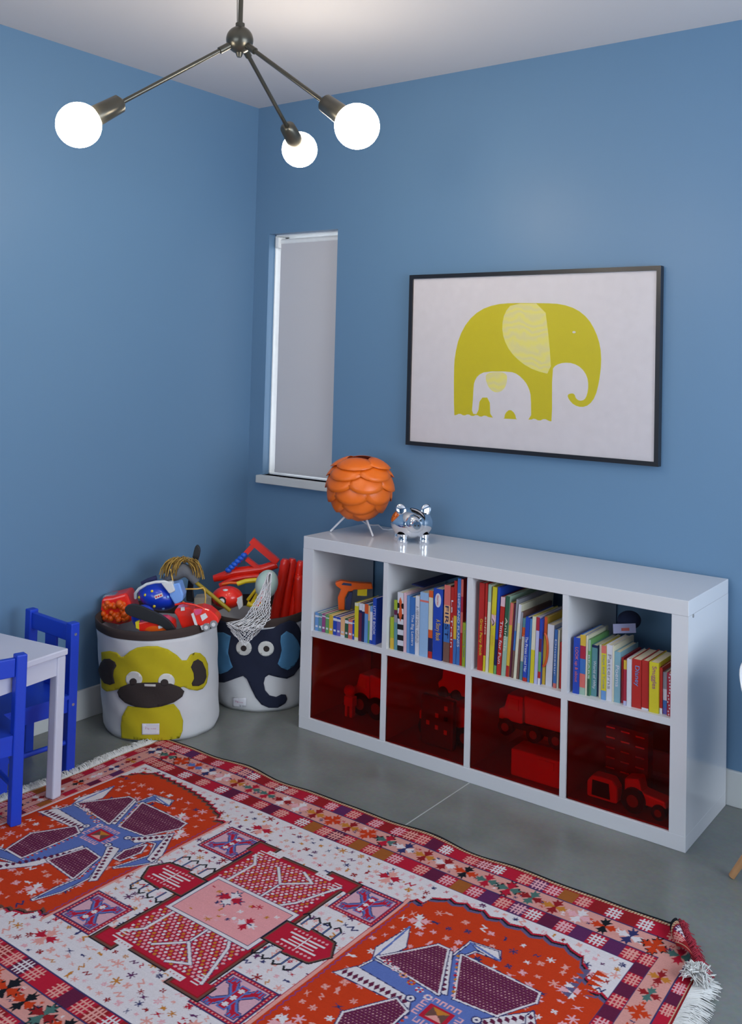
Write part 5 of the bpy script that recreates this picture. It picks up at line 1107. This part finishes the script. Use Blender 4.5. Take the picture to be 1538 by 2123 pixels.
# medallions
def teeth(P, n, c, fr=.75):
    # row of dark lozenges down the middle of a 4+ sided cream band given as polygon
    xs = np.array(P); ctr = xs.mean(0); u_, s_, vt = np.linalg.svd(xs - ctr); ax = vt[0]; pr = (xs - ctr) @ ax; nrm = np.array((-ax[1], ax[0])); wd = np.abs((xs - ctr) @ nrm)
    a0, a1 = pr.min() * .88, pr.max() * .88; h_ = (a1 - a0) / n * .42; w = np.median(wd) * fr
    for k in range(n):
        q = ctr + ax * (a0 + (k + .5) / n * (a1 - a0)); poly([tuple(q - ax * h_), tuple(q + nrm * w), tuple(q + ax * h_), tuple(q - nrm * w)], c)
def medal(ox, oy):
    T = lambda P: [(p[0] + ox, p[1] + oy) for p in P]
    Tb = T(RUGM['body']); pline(Tb, .017, R_NAVY, True); pline(Tb, .011, R_CR, True); poly(Tb, R_BLUE); pline(Tb, .003, R_NAVY, True)
    for k_, n in (('band1', 12), ('wing', 0), ('band2', 9), ('band3', 13), ('band4', 10), ('band5', 7), ('band6', 7)):
        P = T(RUGM[k_]); pline(P, .006, R_NAVY, True); poly(P, R_CR)
        if n: teeth(P, n, R_MAR)
    w = T(RUGM['wing']); line(w[0], w[2], .006, R_BLUE)
    bk = T(RUGM['beak']); pline(bk, .006, R_NAVY, True); poly(bk, R_CR); line(bk[0], bk[2], .007, R_BLUE)
    for k_ in 'ABCDE':
        P = T(RUGM[k_]); pline(P, .016, R_NAVY, True); pline(P, .0105, R_CR, True); poly(P, R_MAR)
        xs = [p[0] for p in P]; ys = [p[1] for p in P]
        a, b_, c, d = clipbox(min(xs), max(xs), min(ys), max(ys)); X, Y = np.meshgrid(gx[a:b_], gy[c:d]); m_ = inside(P, X, Y)
        ph = (np.floor(Y / .0085) % 2) * .5
        q1 = ((X / .0105 + ph) % 1 < .28) & ((Y / .0085) % 1 < .34); q2 = ((X / .0105 + ph + .5) % 1 < .3) & ((Y / .0085) % 1 < .5)
        img[c:d, a:b_][m_ & q2] = R_NAVY * .8 + R_RED * .3; img[c:d, a:b_][m_ & q1] = R_LPK * .75
    cx, cy = T(RUGM['ctr'])[0]
    for k in range(6):      # flowers along the upper left arm
        x, y = cx - .052 - k * .031, cy + .040 + k * .010
        for e in range(8): disc(x + .0085 * math.cos(e * PI / 4), y + .0075 * math.sin(e * PI / 4), .0036, (R_LPK, R_CR, R_RED, R_OCH)[(k + e % 2) % 4])
    bA, bE = RUGM['band2'][2], RUGM['band2'][1]
    for k in range(11):
        f_ = (k + .5) / 11; x = bA[0] + (bE[0] - bA[0]) * f_ + ox + .017; y = bA[1] + (bE[1] - bA[1]) * f_ + oy; rect(x - .004, x + .004, y - .004, y + .004, (R_LPK, R_OCH, R_RED)[k % 3])
    q0, q9 = RUGM['D'][2], RUGM['D'][3]
    for k in range(9):
        f_ = k / 9; disc(q0[0] + (q9[0] - q0[0]) * f_ + ox + .020, q0[1] + (q9[1] - q0[1]) * f_ + oy - .004, .0045, (R_LPK, R_OR, R_RED)[k % 3])
    q0, q9 = RUGM['C'][3], RUGM['C'][4]
    for k in range(13):
        f_ = k / 13; disc(q0[0] + (q9[0] - q0[0]) * f_ + ox + .012, q0[1] + (q9[1] - q0[1]) * f_ + oy - .018, .0045, (R_LPK, R_OR, R_RED)[k % 3])
    rect(cx - .034, cx + .034, cy - .028, cy + .028, R_RED); rect(cx - .023, cx + .023, cy - .020, cy + .020, R_BRN); poly([(cx - .023, cy - .020), (cx + .023, cy - .020), (cx, cy)], R_PK); poly([(cx - .023, cy + .020), (cx + .023, cy + .020), (cx, cy)], R_OCH)
    for k in range(4):
        for e in (-1, 1):
            x = cx - .030 + k * .020; y = cy + e * .035; pline([(x - .006, y), (x - .006, y + e * .014), (x + .006, y + e * .014), (x + .006, y + e * .003)], .0042, R_LPK)
    for k in range(3):
        for e in (-1, 1):
            y = cy - .020 + k * .020; x = cx + e * .041; pline([(x, y - .006), (x + e * .014, y - .006), (x + e * .014, y + .006), (x + e * .003, y + .006)], .0042, R_LPK)
    for k_, i in (('band4', 0), ('band5', 0), ('band1', 2)):
        x, y = T([RUGM[k_][i]])[0]; disc(x, y, .014, R_NAVY); disc(x, y, .010, R_CR); disc(x, y, .004, R_NAVY)
medal(0, 0); medal(1.291, -.040)
# weave variation
nzr = np.random.RandomState(2)
img *= (1 + .10 * (nzr.rand(ny, nx, 1).astype(np.float32) - .5)); img *= (1 + .05 * (nzr.rand(ny, 1, 1).astype(np.float32) - .5))
# geometry of the rug, slightly wavy edges and a rolled-up corner
X, Y = np.meshgrid(gx, gy)
tp = np.clip((Y - (V1 - .10)) / .10, 0, 1); Yn = Y + tp * (.006 * np.sin(X * 9.0) + .004 * np.sin(X * 23) - .010 * np.clip(1 - (X - U0) / 1.3, 0, 1))
lf_ = np.clip(1 - (X - U0) / .15, 0, 1); Xn = X + lf_ * (.006 * np.sin(Y * 13)) ; rt = np.clip((X - (U1 - .2)) / .2, 0, 1); Xn = Xn - rt * .018 * np.clip((Y + 1.4) / .3, 0, 1)
Zn = .006 + .0012 * np.sin(X * 11 + Y * 7) * np.sin(Y * 13)
Zn = Zn + tp * .004 * (1 + np.sin(X * 16))
p0 = np.array((2.470, -.880)); p1 = np.array((2.600, -1.075)); dd = (p1 - p0) / np.linalg.norm(p1 - p0); nn = np.array((-dd[1], dd[0]))
if nn[0] < 0: nn = -nn
S_ = (Xn - p0[0]) * nn[0] + (Yn - p0[1]) * nn[1]; rr_c = .017
mk_ = S_ > 0; ang = S_ / rr_c; Rr = rr_c * (1 - .06 * np.clip(ang, 0, 8) / 1.5)
Xn = np.where(mk_, Xn - nn[0] * S_ + nn[0] * Rr * np.sin(ang), Xn); Yn = np.where(mk_, Yn - nn[1] * S_ + nn[1] * Rr * np.sin(ang), Yn); Zn = np.where(mk_, Zn + rr_c - Rr * np.cos(ang), Zn)
Zn[0, :] = 0.0005; Zn[:, 0] = .0005
Zn[-1, :] = np.where(mk_[-1, :], Zn[-1, :], .0005); Zn[:, -1] = np.where(mk_[:, -1], Zn[:, -1], .0005)
co = np.stack([Xn, Yn, Zn], -1).reshape(-1, 3).astype(np.float32)
idx = np.arange(nx * ny).reshape(ny, nx)
F = np.stack([idx[:-1, :-1], idx[:-1, 1:], idx[1:, 1:], idx[1:, :-1]], -1).reshape(-1, 4)
me = bpy.data.meshes.new('rug_weave'); me.vertices.add(len(co)); me.vertices.foreach_set('co', co.ravel())
me.loops.add(F.size); me.loops.foreach_set('vertex_index', F.ravel().astype(np.int32)); me.polygons.add(len(F)); me.polygons.foreach_set('loop_start', (np.arange(len(F)) * 4).astype(np.int32))
me.update(calc_edges=True)
ca = me.color_attributes.new('woven_colour', 'FLOAT_COLOR', 'POINT'); rgba = np.ones((nx * ny, 4), np.float32); rgba[:, :3] = img.reshape(-1, 3); ca.data.foreach_set('color', rgba.ravel())
me.polygons.foreach_set('use_smooth', np.ones(len(F), bool))
def rug_material():
    m = bpy.data.materials.new('woven_wool'); m.use_nodes = True; nt = m.node_tree; N = nt.nodes; p = N['Principled BSDF']
    at = N.new('ShaderNodeAttribute'); at.attribute_name = 'woven_colour'
    tc = N.new('ShaderNodeTexCoord'); mp = N.new('ShaderNodeMapping'); mp.inputs['Scale'].default_value = (1, 3.2, 1)
    w = N.new('ShaderNodeTexNoise'); w.inputs['Scale'].default_value = 330; w.inputs['Detail'].default_value = 2
    nt.links.new(tc.outputs['Object'], mp.inputs[0]); nt.links.new(mp.outputs[0], w.inputs['Vector'])
    mr = N.new('ShaderNodeMapRange'); mr.inputs[3].default_value = .80; mr.inputs[4].default_value = 1.15; nt.links.new(w.outputs['Fac'], mr.inputs[0])
    mx = N.new('ShaderNodeVectorMath'); mx.operation = 'SCALE'; nt.links.new(at.outputs['Color'], mx.inputs[0]); nt.links.new(mr.outputs[0], mx.inputs['Scale'])
    nt.links.new(mx.outputs[0], p.inputs['Base Color']); p.inputs['Roughness'].default_value = .95; p.inputs['Specular IOR Level'].default_value = .15
    bp = N.new('ShaderNodeBump'); bp.inputs['Strength'].default_value = .5; bp.inputs['Distance'].default_value = .001; nt.links.new(w.outputs['Fac'], bp.inputs['Height']); nt.links.new(bp.outputs[0], p.inputs['Normal'])
    return m
me.materials.append(rug_material())
rug = thing('patterned_rug', (0, 0, 0), 'flat woven kilim rug in red, orange, cream and blue on the concrete floor', 'rug')
rw = bpy.data.objects.new('rug_weave', me); COL.objects.link(rw); rw.parent = rug
M_fringe = mat('cream_cotton_fringe', (.66, .65, .63), rough=.9); M_tuft = mat('dark_red_wool', alb(120, 25, 40, 1.6), rough=.95)
rf = random.Random(12)
def fringe(name, gen, n, m, r0=.0014, lab=None):
    b = MB()
    for k in range(n):
        b.tube(gen(k / n), [r0, r0 * 1.1, r0 * .5], m, 4)
    q = b.build(name, rug, label=lab); q['kind'] = 'stuff'; return q
def right_f(u):
    y = -1.075 + (V0 + 1.075) * u + rf.uniform(-.003, .003); L = rf.uniform(.045, .068); a = rf.uniform(-.25, .3) + (.5 if u < .06 else 0); x = U1 + .004 - .018 * max(0, min(1, (y + 1.4) / .3)) - .004
    return [(x - .004, y, .006), (x + L * .5, y + L * .5 * math.sin(a), .010 + rf.uniform(0, .006)), (x + L * math.cos(a), y + L * math.sin(a), .003 + rf.uniform(0, .006))]
fringe('fringe', right_f, 1300, M_fringe, lab='long cream fringe')
def left_f(u):
    y = -.90 + (V0 + .90) * u + rf.uniform(-.003, .003); L = rf.uniform(.018, .045); a = rf.uniform(-.9, .9); x = U0 + .006 * math.sin(y * 13)
    return [(x + .004, y, .006), (x - L * .5, y + L * .5 * math.sin(a), .013 + rf.uniform(0, .008)), (x - L * math.cos(a), y + L * math.sin(a), .004 + rf.uniform(0, .012))]
fringe('fringe', left_f, 1300, M_fringe, .0016, lab='short cream fringe')
def tuft(u):
    p = p0 + (p1 - p0) * u * 1.0; a = rf.uniform(-1, 1); L = rf.uniform(.006, .018)
    return [(p[0] + .014, p[1] - .002, .026), (p[0] + .014 + nn[0] * L, p[1] + nn[1] * L + rf.uniform(-.006, .006), .034 + rf.uniform(-.014, .006)), (p[0] + .016 + nn[0] * L * 1.8, p[1] + nn[1] * L * 1.8 + rf.uniform(-.01, .01), .016 + rf.uniform(-.008, .01))]
fringe('frayed_edge', tuft, 240, M_tuft, .0016, lab='frayed dark red edge at the rolled corner')
def knot(u):
    a = u * 40; c = p1 + nn * .006 + dd * .0; r_ = .026
    return [(c[0] + r_ * rf.uniform(-.4, .4), c[1] + r_ * rf.uniform(-.4, .4), .026), (c[0] + r_ * rf.uniform(-1, 1), c[1] + r_ * rf.uniform(-1, 1), .045 - rf.uniform(0, .02)), (c[0] + r_ * rf.uniform(-1.6, 1.6), c[1] + r_ * rf.uniform(-1.6, 1.2), .012 + rf.uniform(0, .02))]
fringe('fringe_knot', knot, 160, M_fringe, .0020, lab='bunched cream fringe at the corner')
